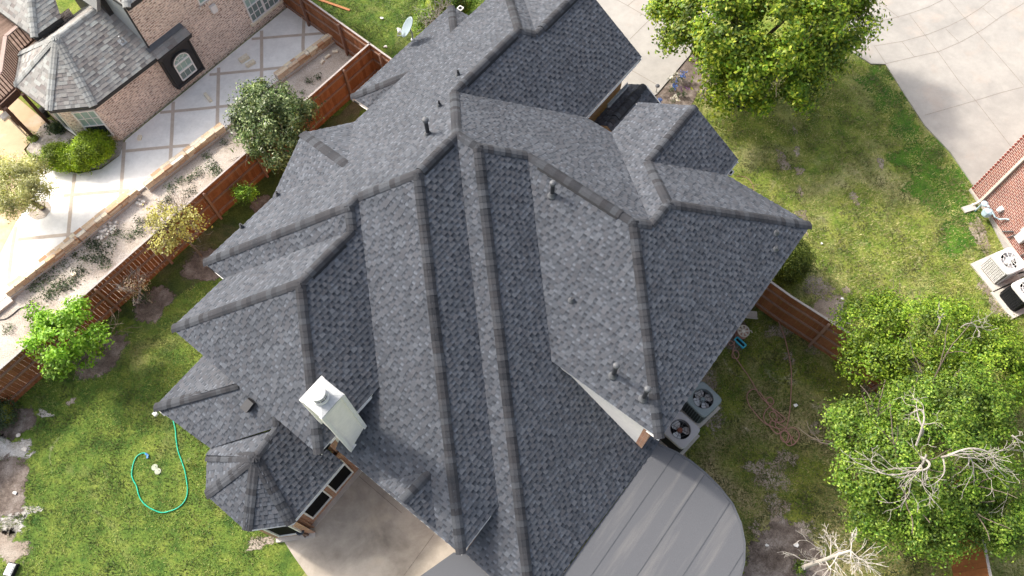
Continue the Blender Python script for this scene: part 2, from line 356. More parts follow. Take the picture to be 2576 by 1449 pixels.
MT['dryleaf'] = leaf('dry_leaf', (.2, .12, .08), (.3, .21, .15), (.2, .19, .1))
MT['grassL'] = leaf('grass_blade', (.05, .12, .022), (.13, .19, .034), (.27, .285, .085), .25)
MT['grassR'] = leaf('dry_grass_blade', (.08, .15, .02), (.2, .23, .045), (.43, .38, .19), .25)
MT['grassB'] = leaf('worn_grass_blade', (.05, .1, .016), (.12, .15, .026), (.27, .235, .11), .2)
MT['glass'] = plain('window_glass', (.16, .22, .21), .12, .6, var=.15, scale=2)
MT['blind'] = plain('green_blind', (.3, .42, .37), .35, .5, var=.12, scale=3)
MT['darkglass'] = plain('dark_glass', (.03, .04, .045), .1, .6)
MT['acgreen'] = plain('grey_green_paint', (.21, .26, .275), .5, .4, var=.05)
MT['acside'] = plain('dark_green_louvre', (.07, .088, .09), .6, .3)
MT['aclight'] = plain('light_grey_paint', (.4, .4, .42), .5, .4, var=.04)
MT['acwhite'] = plain('white_grey_paint', (.62, .62, .62), .45, .4, var=.05)
MT['actan'] = plain('taupe_louvre', (.2, .185, .17), .6, .3, var=.2, scale=30)
MT['blade'] = plain('fan_blade', (.55, .56, .58), .4, .5, .3)
MT['rusthub'] = plain('rusty_hub', (.24, .09, .06), .8, .2)
MT['teal'] = plain('teal_hose', (.0, .42, .26), .4, .4)
MT['brownhose'] = plain('brown_hose', (.33, .185, .145), .6, .3)
MT['bluep'] = plain('blue_plastic', (.05, .2, .5), .4, .4)
MT['cyan'] = plain('cyan_plastic', (.05, .45, .62), .4, .4)
MT['beige'] = plain('beige_plastic', (.45, .41, .35), .5, .4)
MT['lid'] = plain('pale_green_lid', (.33, .36, .28), .6, .3)
MT['meter'] = plain('pale_blue_meter', (.42, .55, .62), .5, .4)
MT['fwhite'] = leaf('white_petal', (.7, .66, .55), (.78, .75, .68), (.8, .8, .78), .2)
MT['fblue'] = leaf('blue_petal', (.05, .13, .5), (.09, .2, .62), (.2, .33, .72), .2)
MT['fpurple'] = leaf('purple_petal', (.14, .05, .2), (.2, .08, .28), (.3, .15, .38), .2)
def rollroof():
    t = NT('grey_roll_roofing', .9, .2); n = t.noise(70, 3, .7); rot = t.n('ShaderNodeMapping', {'Vector': t.coord(), 'Rotation': (0, 0, -AL)}).outputs[0]; vec = t.n('ShaderNodeMapping', {'Vector': rot, 'Scale': (.16, 2.2, 1)}).outputs[0]
    st = t.noise(1.5, 5, .6, vec, .2)
    c = t.mix(t.ramp(st, [(.54, 0.0), (.74, .4)]), (.1, .104, .115), (.22, .21, .2))
    c = t.mix(1.0, c, t.ramp(n, [(.3, .86), (.7, 1.13)]), 'MULTIPLY'); t.col(c); t.bump(n, .25, .004); return t.m
MT['roll'] = rollroof()

def fading(key):
    """copy of a ground material whose rim breaks up into the ground around it"""
    m = MT[key].copy(); m.name = m.name + '_edge'; t = m.node_tree; out = t.nodes['Material Output']; src = out.inputs[0].links[0].from_socket
    tc = t.nodes.new('ShaderNodeTexCoord'); sx = t.nodes.new('ShaderNodeSeparateXYZ'); t.links.new(tc.outputs['UV'], sx.inputs[0])
    n = t.nodes.new('ShaderNodeTexNoise'); n.inputs['Scale'].default_value = 5.5; n.inputs['Detail'].default_value = 6; n.inputs['Roughness'].default_value = .72; t.links.new(tc.outputs['Object'], n.inputs['Vector'])
    a = t.nodes.new('ShaderNodeMath'); a.operation = 'MULTIPLY_ADD'; t.links.new(n.outputs[0], a.inputs[0]); a.inputs[1].default_value = 1.9; t.links.new(sx.outputs[0], a.inputs[2])
    rp = t.nodes.new('ShaderNodeValToRGB'); rp.color_ramp.elements[0].position = 1.42 / 2; rp.color_ramp.elements[1].position = 1.62 / 2; rp.color_ramp.elements[0].color = (1, 1, 1, 1); rp.color_ramp.elements[1].color = (0, 0, 0, 1)
    h = t.nodes.new('ShaderNodeMath'); h.operation = 'MULTIPLY'; t.links.new(a.outputs[0], h.inputs[0]); h.inputs[1].default_value = .5; t.links.new(h.outputs[0], rp.inputs[0])
    tr = t.nodes.new('ShaderNodeBsdfTransparent'); mx = t.nodes.new('ShaderNodeMixShader'); t.links.new(rp.outputs[0], mx.inputs[0]); t.links.new(tr.outputs[0], mx.inputs[1]); t.links.new(src, mx.inputs[2]); t.links.new(mx.outputs[0], out.inputs[0]); return m
for k_ in ('mulch', 'caliche', 'dirt', 'lush'): MT[k_ + '_f'] = fading(k_)

# ================================================================== GROUND
def inpoly(x, y, poly):
    r = np.zeros(len(x), bool); n = len(poly)
    for i in range(n):
        x0, y0 = poly[i][0], poly[i][1]; x1, y1 = poly[(i + 1) % n][0], poly[(i + 1) % n][1]
        c = ((y0 > y) != (y1 > y)) & (x < (x1 - x0) * (y - y0) / (y1 - y0 + 1e-12) + x0); r ^= c
    return r
def gp(pix, z=0.0): return [at(x, y, z) for x, y in pix]
def rough_edge(P, step=.3, amp=.06, seed=1):
    r = random.Random(seed); out = []
    for i in range(len(P)):
        a = P[i]; b = P[(i + 1) % len(P)]; L = math.hypot(b[0] - a[0], b[1] - a[1]); n = max(1, int(L / step))
        for k in range(n):
            t = k / n; out.append((a[0] + (b[0] - a[0]) * t + r.uniform(-amp, amp), a[1] + (b[1] - a[1]) * t + r.uniform(-amp, amp)))
    return out
def sheet(name, P, z, mat, kind='structure', amp=0.0, step=.3, seed=1, smoothblob=False):
    mb = MB(); Q = rough_edge(P, step, amp, seed) if amp else P
    mb.poly([(p[0], p[1], z) for p in Q]); o = mb.build(name, mat); tag(o, kind=kind); return o
def blob(cx, cy, r, z=0.0, n=26, seed=1, sq=1.0, amp=.16):
    c = at(cx, cy, 0); rr = random.Random(seed); ph = [rr.uniform(0, 6.28) for _ in range(4)]; P = []
    for k in range(n):
        t = 2 * math.pi * k / n; q = r * (1 + amp * (.6 * math.sin(2 * t + ph[0]) + .5 * math.sin(3 * t + ph[1]) + .4 * math.sin(5 * t + ph[2])) + rr.uniform(-.04, .04))
        P.append((c[0] + q * math.cos(t), c[1] + q * sq * math.sin(t)))
    return P
mb = MB(); mb.poly([(-160, -160, 0), (160, -160, 0), (160, 160, 0), (-160, 160, 0)]); tag(mb.build('ground', MT['lawnR']), kind='structure')
LAWN_L = gp([(-760, 1640), (10, 1021), (258, 805), (551, 548), (873, 257), (930, 196), (830, 92), (720, 18), (700, -60), (1330, -60), (1330, 300), (1180, 900), (760, 1449), (800, 2300), (-760, 2300)])
LAWN_B = gp([(1560, 1040), (1880, 757), (2026, 856), (2217, 996), (2300, 1090), (2379, 1350), (2402, 1620), (2500, 2300), (1100, 2300)])
sheet('lawn', LAWN_L, .004, MT['lawnL']); sheet('back_lawn', LAWN_B, .004, MT['lawnB'])
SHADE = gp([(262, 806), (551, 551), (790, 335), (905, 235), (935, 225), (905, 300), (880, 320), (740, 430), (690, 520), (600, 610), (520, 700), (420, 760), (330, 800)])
sheet('fenceside_shade_grass', SHADE, .008, MT['shade'], amp=.12, seed=3)  # dark strip standing in for the shade beside the left fence
BED = gp([(-60, 838), (0, 775), (30, 748), (358, 480), (568, 333), (690, 211), (850, 93), (882, 128), (926, 190), (873, 256), (551, 546), (258, 803), (10, 1018), (-60, 1085)])
sheet('planting_bed', BED, .008, MT['bedsoil'])
def fan_sheet(name, P, z, mat, core=.45):
    c = np.mean(np.array([(p[0], p[1]) for p in P]), axis=0); mb = MB(); n = len(P)
    I = [c + (np.array(p[:2]) - c) * core for p in P]; O = [c + (np.array(p[:2]) - c) * 1.18 for p in P]
    mb.poly([(*p, z) for p in I], 0, [(.0, 0)] * n)
    for k in range(n):
        j = (k + 1) % n; mb.poly([(*I[k], z), (*O[k], z), (*O[j], z), (*I[j], z)], 0, [(.0, 0), (1, 0), (1, 0), (.0, 0)])
    return tag(mb.build(name, MT[mat + '_f']), kind='structure')
def patch(name, cx, cy, r, mat, z, seed, sq=1.0, amp=.2): return fan_sheet(name, blob(cx, cy, r, seed=seed, sq=sq, amp=amp), z, mat, .62 if mat == 'mulch' else .25)
patch('mulch_bed', 243, 893, .95, 'mulch', .012, 1); patch('mulch_bed', 383, 765, .72, 'mulch', .012, 2); patch('mulch_bed', 520, 668, .8, 'mulch', .012, 3)
patch('mulch_bed', 38, 1062, .62, 'mulch', .012, 4); patch('mulch_bed', 8, 1225, .95, 'mulch', .016, 5); patch('mulch_bed', 655, 515, .42, 'mulch', .012, 6)
patch('rubble_patch', 20, 1130, .8, 'caliche', .012, 7, .7, .35); patch('rubble_patch', 45, 1288, .6, 'caliche', .012, 8, .45, .4); patch('rubble_patch', 25, 1318, .7, 'caliche', .012, 19, .45, .35)
patch('dirt_patch', 15, 1375, .75, 'dirt', .012, 9, .8, .35); patch('dirt_patch', 110, 1040, .3, 'caliche', .012, 10, .5, .5)
patch('mulch_bed', 1985, 1400, 1.15, 'mulch', .012, 11, .9, .25); patch('mulch_bed', 1945, 1450, .9, 'mulch', .0125, 12)
patch('rubble_patch', 1922, 1432, .55, 'caliche', .009, 13, .8, .4); patch('dirt_patch', 1985, 1352, .9, 'dirt', .0095, 14, .6, .35)
patch('dirt_patch', 2080, 790, .8, 'dirt', .006, 15, 1.1, .3); patch('dirt_patch', 2055, 720, .5, 'dirt', .0065, 16, 1.2, .3); patch('dirt_patch', 2130, 730, .2, 'dirt', .006, 17)
patch('dirt_patch', 1962, 832, .5, 'dirt', .009, 18, .8, .4); patch('dirt_patch', 2045, 880, .35, 'dirt', .009, 20, .6, .4); patch('dirt_patch', 1950, 1195, .5, 'dirt', .0085, 21, 1.6, .5)
patch('dirt_patch', 1955, 1290, .4, 'dirt', .0085, 22, 1.2, .5); patch('dirt_patch', 2510, 730, .75, 'dirt', .006, 23, 1.3, .4); patch('dirt_patch', 2465, 590, .4, 'dirt', .0065, 24, 1.8, .3)
patch('dirt_patch', 1680, 1115, .7, 'dirt', .009, 25, 1.2, .2); patch('dirt_patch', 1845, 830, .5, 'mulch', .0095, 26, 1.5, .3); patch('dirt_patch', 1760, 985, .9, 'dirt', .0085, 27, 1.6, .2)
patch('dirt_patch', 660, 1362, .45, 'dirt', .009, 28, .5, .3); patch('dirt_patch', 2190, 985, .4, 'dirt', .0088, 29, .7, .3)
for i_, (x_, y_, r_) in enumerate([(2215, 190, .7), (2235, 250, .8), (2275, 320, .9), (2325, 390, 1.0), (2370, 450, 1.1), (2400, 520, 1.1), (2410, 600, .9), (2330, 480, .9), (2270, 400, .6), (2180, 210, .5)]): patch('lush_grass', x_, y_, r_, 'lush', .003 + .0003 * i_, 200 + i_, 1.0, .3)
for i_, (x_, y_, r_) in enumerate([(2000, 330, .13), (2005, 380, .16), (2010, 430, .18), (2012, 480, .15), (2018, 540, .2), (2022, 585, .16), (1968, 405, .3), (2150, 500, .2), (2215, 410, .18), (1985, 640, .3)]): patch('dirt_patch', x_, y_, r_, 'dirt', .0065 + .0002 * i_, 230 + i_, 1.6, .4)
for i_, (x_, y_, r_) in enumerate([(1900, 1175, .35), (1985, 1150, .3), (1945, 1255, .3), (1900, 1330, .25), (1985, 900, .25), (2050, 1080, .25), (180, 1010, .16), (640, 1375, .2)]): patch('dirt_patch', x_, y_, r_, 'dirt', .0095 + .0002 * i_, 260 + i_, .9, .45)
# ---- driveways
def joints(mb, lines, z, wd=.03, mi=1):
    for L in lines:
        P = gp(L)
        for p, q in zip(P[:-1], P[1:]):
            d = (q - p)[:2]; d /= np.linalg.norm(d); n = np.array([-d[1], d[0]]) * wd / 2
            mb.poly([(*(p[:2] + n * -1 - d * .01), z), (*(q[:2] - n + d * .01), z), (*(q[:2] + n + d * .01), z), (*(p[:2] + n - d * .01), z)], mi)
T3 = lambda l: [(1717.33 + x / 3, y / 3) for x, y in l]
T2 = lambda l: [(858.67 + x / 3, y / 3) for x, y in l]
mb = MB()
mb.prism(gp([(1440, -180), (1440, 120), (1475, 300), (1560, 300), (1652, 238), (1746, 127), (1800, 62), (1930, -180)]), 0, .05)
mb.prism(gp([(1950, -180), (2090, 60), (2140, 130), (2190, 162), (2227, 163), (2275, 240), (2326, 318), (2390, 385), (2446, 466), (2560, 700), (3400, 500), (3300, -180)]), 0, .05)
joints(mb, [T2([(2070, 0), (2160, 50), (2350, 160), (2576, 300)]), T2([(2160, 50), (2220, 0)]), T2([(2176, 303), (2325, 155)]), T2([(2195, 540), (2370, 640)])], .054, .022)
joints(mb, [T3([(1450, 352), (1650, 320), (1850, 265), (2000, 205), (2130, 140), (2240, 70), (2330, 0), (2420, -80)]), T3([(1530, 487), (1750, 435), (1930, 395), (2100, 320), (2260, 230), (2400, 130), (2540, 50), (2700, -60)]),
            T3([(1400, 188), (1460, 172), (1580, 145), (1700, 112), (1850, 60), (1970, 0), (2040, -40)]), T3([(1710, 120), (1830, 280), (1930, 410), (2080, 620), (2205, 765), (2340, 940), (2470, 1110)]),
            T3([(1440, 350), (1530, 487)]), T3([(2000, 0), (2130, 150), (2230, 265), (2370, 420), (2576, 660), (2750, 860)]), T3([(1650, 320), (1745, 435)]), T3([(1980, 225), (2075, 320)]), T3([(2260, 70), (2370, 165)]),
            T3([(1825, 875), (2000, 825), (2205, 765), (2400, 705), (2576, 660), (2800, 600)]), T3([(1480, 20), (1540, 70), (1625, 138)])], .054, .02)
tag(mb.build('driveway', [MT['drive'], MT['joint']]), kind='structure')
mb = MB(); mb.prism(gp([(700, 1338), (740, 1400), (775, 1449), (860, 1560), (1300, 1700), (1500, 1500), (1250, 1200), (910, 1120), (800, 1230)]), 0, .06)
joints(mb, [[(1092, 1345), (1030, 1430), (985, 1490)], [(905, 1200), (1010, 1290)]], .064, .016)
tag(mb.build('back_patio', [MT['patio'], MT['joint']]), kind='structure')
# ---- neighbour's side patio
PZ = .1
mb = MB(); mb.prism(gp([(316, 352), (729, 14), (850, 90), (690, 208), (563, 326), (358, 474), (20, 742), (-80, 822), (-80, 640), (0, 640), (40, 560), (100, 470), (90, 400), (140, 425), (200, 437), (255, 425), (300, 392)], PZ), 0, PZ)
def bands(mb, lines, z, wd):
    for L in lines:
        P = gp(L, z)
        for p, q in zip(P[:-1], P[1:]):
            d = (q - p)[:2]; d /= np.linalg.norm(d); n = np.array([-d[1], d[0]]) * wd / 2
            mb.poly([(*(p[:2] - n), z), (*(q[:2] - n), z), (*(q[:2] + n), z), (*(p[:2] + n), z)], 1)
bands(mb, [[(765, 40), (762, 113), (764, 150)], [(658, 77), (658, 187), (657, 245)], [(550, 170), (548, 250), (546, 336)], [(436, 256), (432, 340), (427, 428)], [(313, 358), (308, 430), (301, 520)], [(188, 437), (180, 500), (168, 628)], [(40, 570), (28, 640), (18, 740)]], PZ + .004, .14)
bands(mb, [[(633, 98), (730, 90), (830, 82)], [(527, 188), (640, 177), (755, 165)], [(403, 283), (500, 274), (630, 260)], [(316, 380), (410, 371), (500, 363)], [(160, 492), (260, 483), (340, 477)], [(45, 602), (110, 596), (190, 588)]], PZ + .008, .14)
tag(mb.build('side_patio', [MT['slab'], MT['tanband']]), kind='structure')
mb = MB(); mb.prism(gp([(-90, 210), (20, 225), (120, 310), (60, 375), (72, 395), (100, 470), (40, 560), (0, 640), (-90, 660)], .06), 0, .06); tag(mb.build('old_patio', MT['tanpad']), kind='structure')
sheet('gravel_bed', gp([(100, 320), (125, 300), (200, 350), (310, 356), (303, 388), (255, 421), (200, 433), (140, 421), (92, 398), (66, 376)], .11), .108, MT['gravel'])

# ================================================================== SHINGLED ROOFS
def clip(poly, ax, val, keep_gt):
    out = []; n = len(poly)
    for i in range(n):
        p = poly[i]; q = poly[(i + 1) % n]; a = (p[ax] - val) if keep_gt else (val - p[ax]); b = (q[ax] - val) if keep_gt else (val - q[ax])
        if a >= 0: out.append(p)
        if (a >= 0) != (b >= 0):
            t = a / (a - b); out.append((p[0] + (q[0] - p[0]) * t, p[1] + (q[1] - p[1]) * t))
    return out
def area2(P): return abs(sum(P[i][0] * P[(i + 1) % len(P)][1] - P[(i + 1) % len(P)][0] * P[i][1] for i in range(len(P)))) / 2
CR = random.Random(5)
def shingle_face(mb, pts, u, m=PM, course=.126, h_t=.016, h_g=.005, tw=(.08, .18), gw=(.065, .135), base=2):
    pts = [np.array(p, float) for p in pts]; u = np.array(u, float); u = u / np.linalg.norm(u)
    ph = math.atan(m); s = np.array([-u[0] * math.cos(ph), -u[1] * math.cos(ph), math.sin(ph)]); e = np.array([-u[1], u[0], 0.0]); n = np.cross(e, s)
    if n[2] < 0: e = -e; n = -n
    d = float(np.mean([p.dot(n) for p in pts])); P = [(float(p.dot(e)), float(p.dot(s))) for p in pts]
    X = lambda a, v, h: e * a + s * v + n * (d + h)
    mb.poly([X(a, v, -.012) for a, v in P], base)
    v0 = min(v for a, v in P); v1 = max(v for a, v in P); k = 0; v = v0
    while v < v1:
        row = clip(clip(P, 1, v, True), 1, v + course, False)
        if len(row) > 2 and area2(row) > 1e-4:
            a0 = min(q[0] for q in row); a1 = max(q[0] for q in row); a = a0 - CR.uniform(0, .4); tooth = CR.random() < .5
            while a < a1:
                wd = CR.uniform(*(tw if tooth else gw)); c = clip(clip(row, 0, a, True), 0, a + wd, False)
                if len(c) > 2 and area2(c) > 2e-4:
                    h = h_t * CR.uniform(.85, 1.15) if tooth else h_g
                    H = lambda vv: .0015 + h * (1 - .9 * (vv - v) / course)
                    mb.poly([X(q[0], q[1], H(q[1])) for q in c], 0 if tooth else 1, [(q[0], (q[1] - v) / course) for q in c])
                    for i in range(len(c)):
                        p, q = c[i], c[(i + 1) % len(c)]; bot = abs(p[1] - v) < 1e-6 and abs(q[1] - v) < 1e-6; side = tooth and abs(p[0] - q[0]) < 1e-6
                        if (bot or side) and abs(p[0] - q[0]) + abs(p[1] - q[1]) > .01:
                            mb.poly([X(p[0], p[1], -.01), X(q[0], q[1], -.01), X(q[0], q[1], H(q[1])), X(p[0], p[1], H(p[1]))], 0 if tooth else 1, [(p[0], .5)] * 4)
                a += wd; tooth = not tooth
        v += course; k += 1
def caps(mb, p, q, n1, n2, wd=.155, expo=.17, lift=.027, thick=.011, mi=0, vent=False):
    """ridge or hip shingles bent over the edge p -> q between planes with normals n1, n2"""
    p = np.array(p, float); q = np.array(q, float)
    if q[2] < p[2]: p, q, = q, p
    d = q - p; L = np.linalg.norm(d); d /= L
    def side(n):
        t = np.cross(np.array(n, float), d); t /= np.linalg.norm(t); return t if t[2] < 0 else -t
    t1, t2 = side(n1), side(n2); up = np.array(n1) + np.array(n2); up = up / np.linalg.norm(up)
    if vent:
        o = up * .012
        mb.mesh([p + t1 * .205 + o * 2.2, p + o * 3.4, p + t2 * .205 + o * 2.2, q + t1 * .205 + o * 2.2, q + o * 3.4, q + t2 * .205 + o * 2.2, p + t1 * .21, p + t2 * .21, q + t1 * .21, q + t2 * .21],
                [(0, 1, 4, 3), (1, 2, 5, 4), (6, 0, 3, 8), (2, 7, 9, 5), (6, 7, 2, 1, 0), (9, 8, 3, 4, 5)], 1); lift += .03
    k = int(math.ceil(L / expo))
    for i in range(k):
        a = i * expo; b = min(a + expo * 1.12, L + .02)
        V = []
        for s_, hh in ((a, lift + thick), (b, lift)):
            c = p + d * s_
            j = CR.uniform(-.003, .003)
            V += [c + t1 * (wd + j) + up * (hh - .006), c + t1 * wd * .4 + up * (hh + .004), c + up * (hh + .002 - .02), c + t2 * wd * .4 + up * (hh + .004), c + t2 * (wd + j) + up * (hh - .006)]
        c = p + d * a; V += [c + t1 * wd - up * .005, c + t2 * wd - up * .005]
        F = [(0, 1, 6, 5), (1, 2, 7, 6), (2, 3, 8, 7), (3, 4, 9, 8), (10, 11, 4, 3, 2, 1, 0)]
        mb.mesh(V, F, mi)
def nrm(u, m=PM):
    v = np.array([m * u[0], m * u[1], 1.0]); return v / np.linalg.norm(v)
DW = (-DA - DB) / math.sqrt(2); DS = (-DA + DB) / math.sqrt(2); DN = (DA - DB) / math.sqrt(2)
NM = {k: nrm(v) for k, v in UP.items()}

house = empty('house', at(1250, 800, 0), 'big brick house under a steep dark slate-grey shingle roof with many hips, filling the middle', 'house')
P = ND
FACES = [('NW', 'P1 P2 P3 Q1 Q2 Q3 Q4 G5'), ('SE', 'P1 P1b G1 E1 E2 P2'), ('NE', 'P2 P3 P4 P5 P6 P7 F4b E2'), ('NW', 'P7 P8 P9 P11 F4a F4b'), ('SE', 'P11 P9 E4 E3'), ('NE', 'P8 P9 E4 P10'), ('SE', 'P6 P7 P8 P10 E5'),
         ('SW', 'P5 P6 E5 V2b'), ('SE', 'P4 P5 V2b F9x F9b H2e'), ('SW', 'P3 P4 H2e F10b F11a'), ('SE', 'P3 Q1 H1b F11a'), ('SW', 'Q1 Q2 F13x F12x H1b'), ('SE', 'Q2 Q3 Q5 Q6 H4 F13a'), ('SW', 'Q3 Q4 F15a Q5'),
         ('NW', 'Q5 Q6 Q7 F15a'), ('SW', 'Q6 Q7 H4'), ('NE', 'P1 G5 G4 P1b'), ('NW', 'P1b G1 G2 G4')]
# the long south-east plane carries on under the eave of the wing beside it, down to the patio roof
P['F9x'] = P['F9a'] + A3 * .25
P['F9b'] = P['H2e'] + A3 * ((P['F9a'] - P['H2e']).dot(A3) * .4); P['F9b'][2] = P['H2e'][2]
P['F11a'] = np.array([*(DA * ((3.56 - KP['F10']) / PM) + DB * ((KP['F11'] - 3.56) / PM)), 3.56])
P['F13x'] = P['F13a'] - B3 * .5; P['F12x'] = P['F12b'] - B3 * .42
mb = MB()
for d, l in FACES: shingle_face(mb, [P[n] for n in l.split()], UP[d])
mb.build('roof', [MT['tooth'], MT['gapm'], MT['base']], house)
# corner bay on the north-west side
br = MB()
def tri_face(mb, pts, pitch=None, **kw):
    a, b, c = [np.array(p, float) for p in pts[:3]]; n = np.cross(b - a, c - a); n = n if n[2] > 0 else -n
    u = n[:2] / np.linalg.norm(n[:2]); shingle_face(mb, pts, u, np.linalg.norm(n[:2]) / n[2], **kw); return n / np.linalg.norm(n)
n1 = tri_face(br, [P['B1'], P['B2'], P['B3']]); n2 = tri_face(br, [P['B1'], P['B2'], P['B4']])
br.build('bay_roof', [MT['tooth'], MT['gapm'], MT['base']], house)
def cap(p, q, n1, n2, vent=False, **kw):
    m_ = MB(); caps(m_, p, q, n1, n2, **kw); o = m_.build('ridge_cap', [MT['cap'], MT['black']], house)
def capv(p, q, n1, n2, t0, t1):
    """a ridge whose middle stretch carries a raised vent"""
    p = np.array(p); q = np.array(q); m_ = MB(); caps(m_, p, q, n1, n2); m_.build('ridge_cap', [MT['cap'], MT['black']], house)
    v_ = MB(); caps(v_, p + (q - p) * t0, p + (q - p) * t1, n1, n2, vent=True, wd=.165); v_.build('ridge_vent', [MT['cap'], MT['black']], house)
cap(P['B1'], P['B2'], n1, n2)
capv(P['P1'], P['P2'], NM['NW'], NM['SE'], .07, .86)
for a_, b_, x, y in [('P2', 'P3', 'NW', 'NE'), ('P3', 'P4', 'NE', 'SW'), ('P4', 'P5', 'NE', 'SE'), ('P6', 'P7', 'NE', 'SE'), ('P7', 'P8', 'NW', 'SE'), ('P8', 'P9', 'NW', 'NE'), ('P8', 'P10', 'NE', 'SE'), ('P6', 'E5', 'SW', 'SE'),
                   ('P9', 'P11', 'NW', 'SE'), ('P4', 'H2e', 'SW', 'SE'), ('Q1', 'H1b', 'SW', 'SE'), ('Q1', 'Q2', 'NW', 'SW'), ('Q2', 'Q3', 'NW', 'SE'), ('Q3', 'Q4', 'NW', 'SW'), ('Q3', 'Q5', 'SW', 'SE'), ('Q6', 'Q7', 'NW', 'SW'), ('Q6', 'H4', 'SW', 'SE'),
                   ('P1', 'P1b', 'NE', 'SE'), ('P1', 'G5', 'NW', 'NE')]: cap(P[a_], P[b_], NM[x], NM[y])
capv(P['Q1'], P['P3'], NM['NW'], NM['SE'], .06, .8); capv(P['P5'], P['P6'], NM['NE'], NM['SW'], .13, .88); capv(P['Q6'], P['Q5'], NM['NW'], NM['SE'], .16, .8); capv(P['P1b'], P['G1'], NM['NW'], NM['SE'], .12, .9)
# low wing with the half-octagon end
lm = .62; lr = MB()
P['L1b'] = P['L1'] + A3 * .7; P['L2b'] = P['L2'] + A3 * .7
LF = [(-DB, 'L0 L1 L1b L2b L2'), (-DA, 'L0 L1 L11 L3 L5'), (-DB, 'L3 L4 L6 L5'), (DW, 'L4 L6 L7'), (-DA, 'L4 L7 L8'), (DS, 'L4 L8 L9'), (DB, 'L3 L4 L9 L10 L12 L11')]
for u, l in LF: shingle_face(lr, [P[n] for n in l.split()], u, lm)
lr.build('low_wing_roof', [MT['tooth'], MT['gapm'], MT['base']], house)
for a_, b_, u1, u2 in [('L0', 'L1', -DB, -DA), ('L11', 'L3', -DA, DB), ('L3', 'L4', -DB, DB), ('L6', 'L4', -DB, DW), ('L7', 'L4', DW, -DA), ('L8', 'L4', -DA, DS), ('L9', 'L4', DS, DB)]: cap(P[a_], P[b_], nrm(u1, lm), nrm(u2, lm))
# small gable over the patio door
gr = MB()
rid = P['U0']; rend = P['U1']
na = tri_face(gr, [rid, rend, P['U2']]); nb = tri_face(gr, [rid, rend, P['U3']])
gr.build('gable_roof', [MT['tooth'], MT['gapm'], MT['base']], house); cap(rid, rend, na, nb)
# low lean-to strip on the north-west side
S1 = at(882, 243, 3.0); S2 = at(1130, 12, 3.0); S2 = S1 + A3 * (S2 - S1).dot(A3); sm = .55; t = 1.7
S1i = S1 + (A3 + B3) * t; S1i[2] = 3 + sm * t; S2i = S2 + (-A3 + B3) * t; S2i[2] = 3 + sm * t
sr = MB(); shingle_face(sr, [S1, S2, S2i, S1i], -DB, sm); shingle_face(sr, [S1, S1i, S1 + B3 * t], -DA, sm); shingle_face(sr, [S2, S2i, S2 + B3 * t], DA, sm)
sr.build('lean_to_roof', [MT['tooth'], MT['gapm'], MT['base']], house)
cap(S1, S1i, nrm(-DB, sm), nrm(-DA, sm)); cap(S2, S2i, nrm(-DB, sm), nrm(DA, sm))
# entry porch gable
X2 = lambda A_, B_, z: np.array([*(DA * A_ + DB * B_), z])
pm = .65; pr = MB(); a0, a1 = 14.2, 16.43
shingle_face(pr, [X2(a0, -7.46, 3.86), X2(a1, -7.46, 3.86), X2(a1, -8.06, 3.47), X2(a0, -8.06, 3.47)], -DB, pm); shingle_face(pr, [X2(a0, -7.46, 3.86), X2(a1, -7.46, 3.86), X2(a1, -6.3, 3.106), X2(a0, -6.3, 3.106)], DB, pm)
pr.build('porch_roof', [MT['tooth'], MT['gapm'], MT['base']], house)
m_ = MB(); m_.beam(X2(a0 + .9, -8.05, 3.56), X2(a1 - .1, -8.05, 3.56), .03, .2); m_.beam(X2(a0 + .9, -8.0, 3.53), X2(a1 - .1, -8.0, 3.53), .12, .02); m_.build('flashing', MT['galv'], house)
capv(X2(a0 + .2, -7.46, 3.86), X2(a1, -7.46, 3.86), nrm(-DB, pm), nrm(DB, pm), .15, .8)
# ---- trim, walls
fa = MB()
def fascia(p, q, h=.17, drop=.045, mb=fa, mi=0, th=.03, back=.06):
    p = np.array(p, float); q = np.array(q, float); z = np.array([0, 0, drop + h / 2]); o = np.zeros(3)
    if back and mb is fa:
        d = (q - p)[:2]; n = np.array([-d[1], d[0], 0]) / (np.linalg.norm(d) + 1e-9); mid = ((p + q) / 2)[:2]
        best = max(UD.values(), key=lambda u: abs(n[:2].dot(u))); s_ = INW.get((round(float(p[0]), 2), round(float(q[0]), 2)), 1); o = n * back * s_
    mb.beam(p - z + o, q - z + o, th, h, mi)
UD = dict(UP); INW = {}
def inward(a_, b_, u):
    p, q = a_, b_; d = (q - p)[:2]; n = np.array([-d[1], d[0]]); INW[(round(float(p[0]), 2), round(float(q[0]), 2))] = -1 if n.dot(np.array(u)) > 0 else 1
for a_, b_, u in [('Q4', 'G5', -DB), ('E2', 'E1', DB), ('E4', 'E3', DB), ('P10', 'E4', DA), ('P10', 'E5', DB), ('V2b', 'E5', -DA), ('Q4', 'F15a', -DA), ('F15a', 'Q7', -DB), ('Q7', 'H4', -DA), ('H4', 'F13a', DB), ('F4b', 'F4a', -DB), ('F4a', 'P11', DA), ('P11', 'E3', DA), ('E1', 'G1', DA), ('G1', 'G2', DA), ('B1', 'B3', DA - DB), ('B1', 'B4', -DA - DB),
               ('H1b', 'F11a', DB), ('F12b', 'H1b', -DA), ('F10b', 'H2e', -DA), ('F9b', 'F9x', DB), ('L0', 'L2', -DB), ('L0', 'L5', -DA), ('L6', 'L7', -DA - DB), ('L7', 'L8', -DA), ('L8', 'L9', DB - DA), ('L9', 'L10', DB), ('L12', 'L10', DA)]: inward(P[a_], P[b_], u)
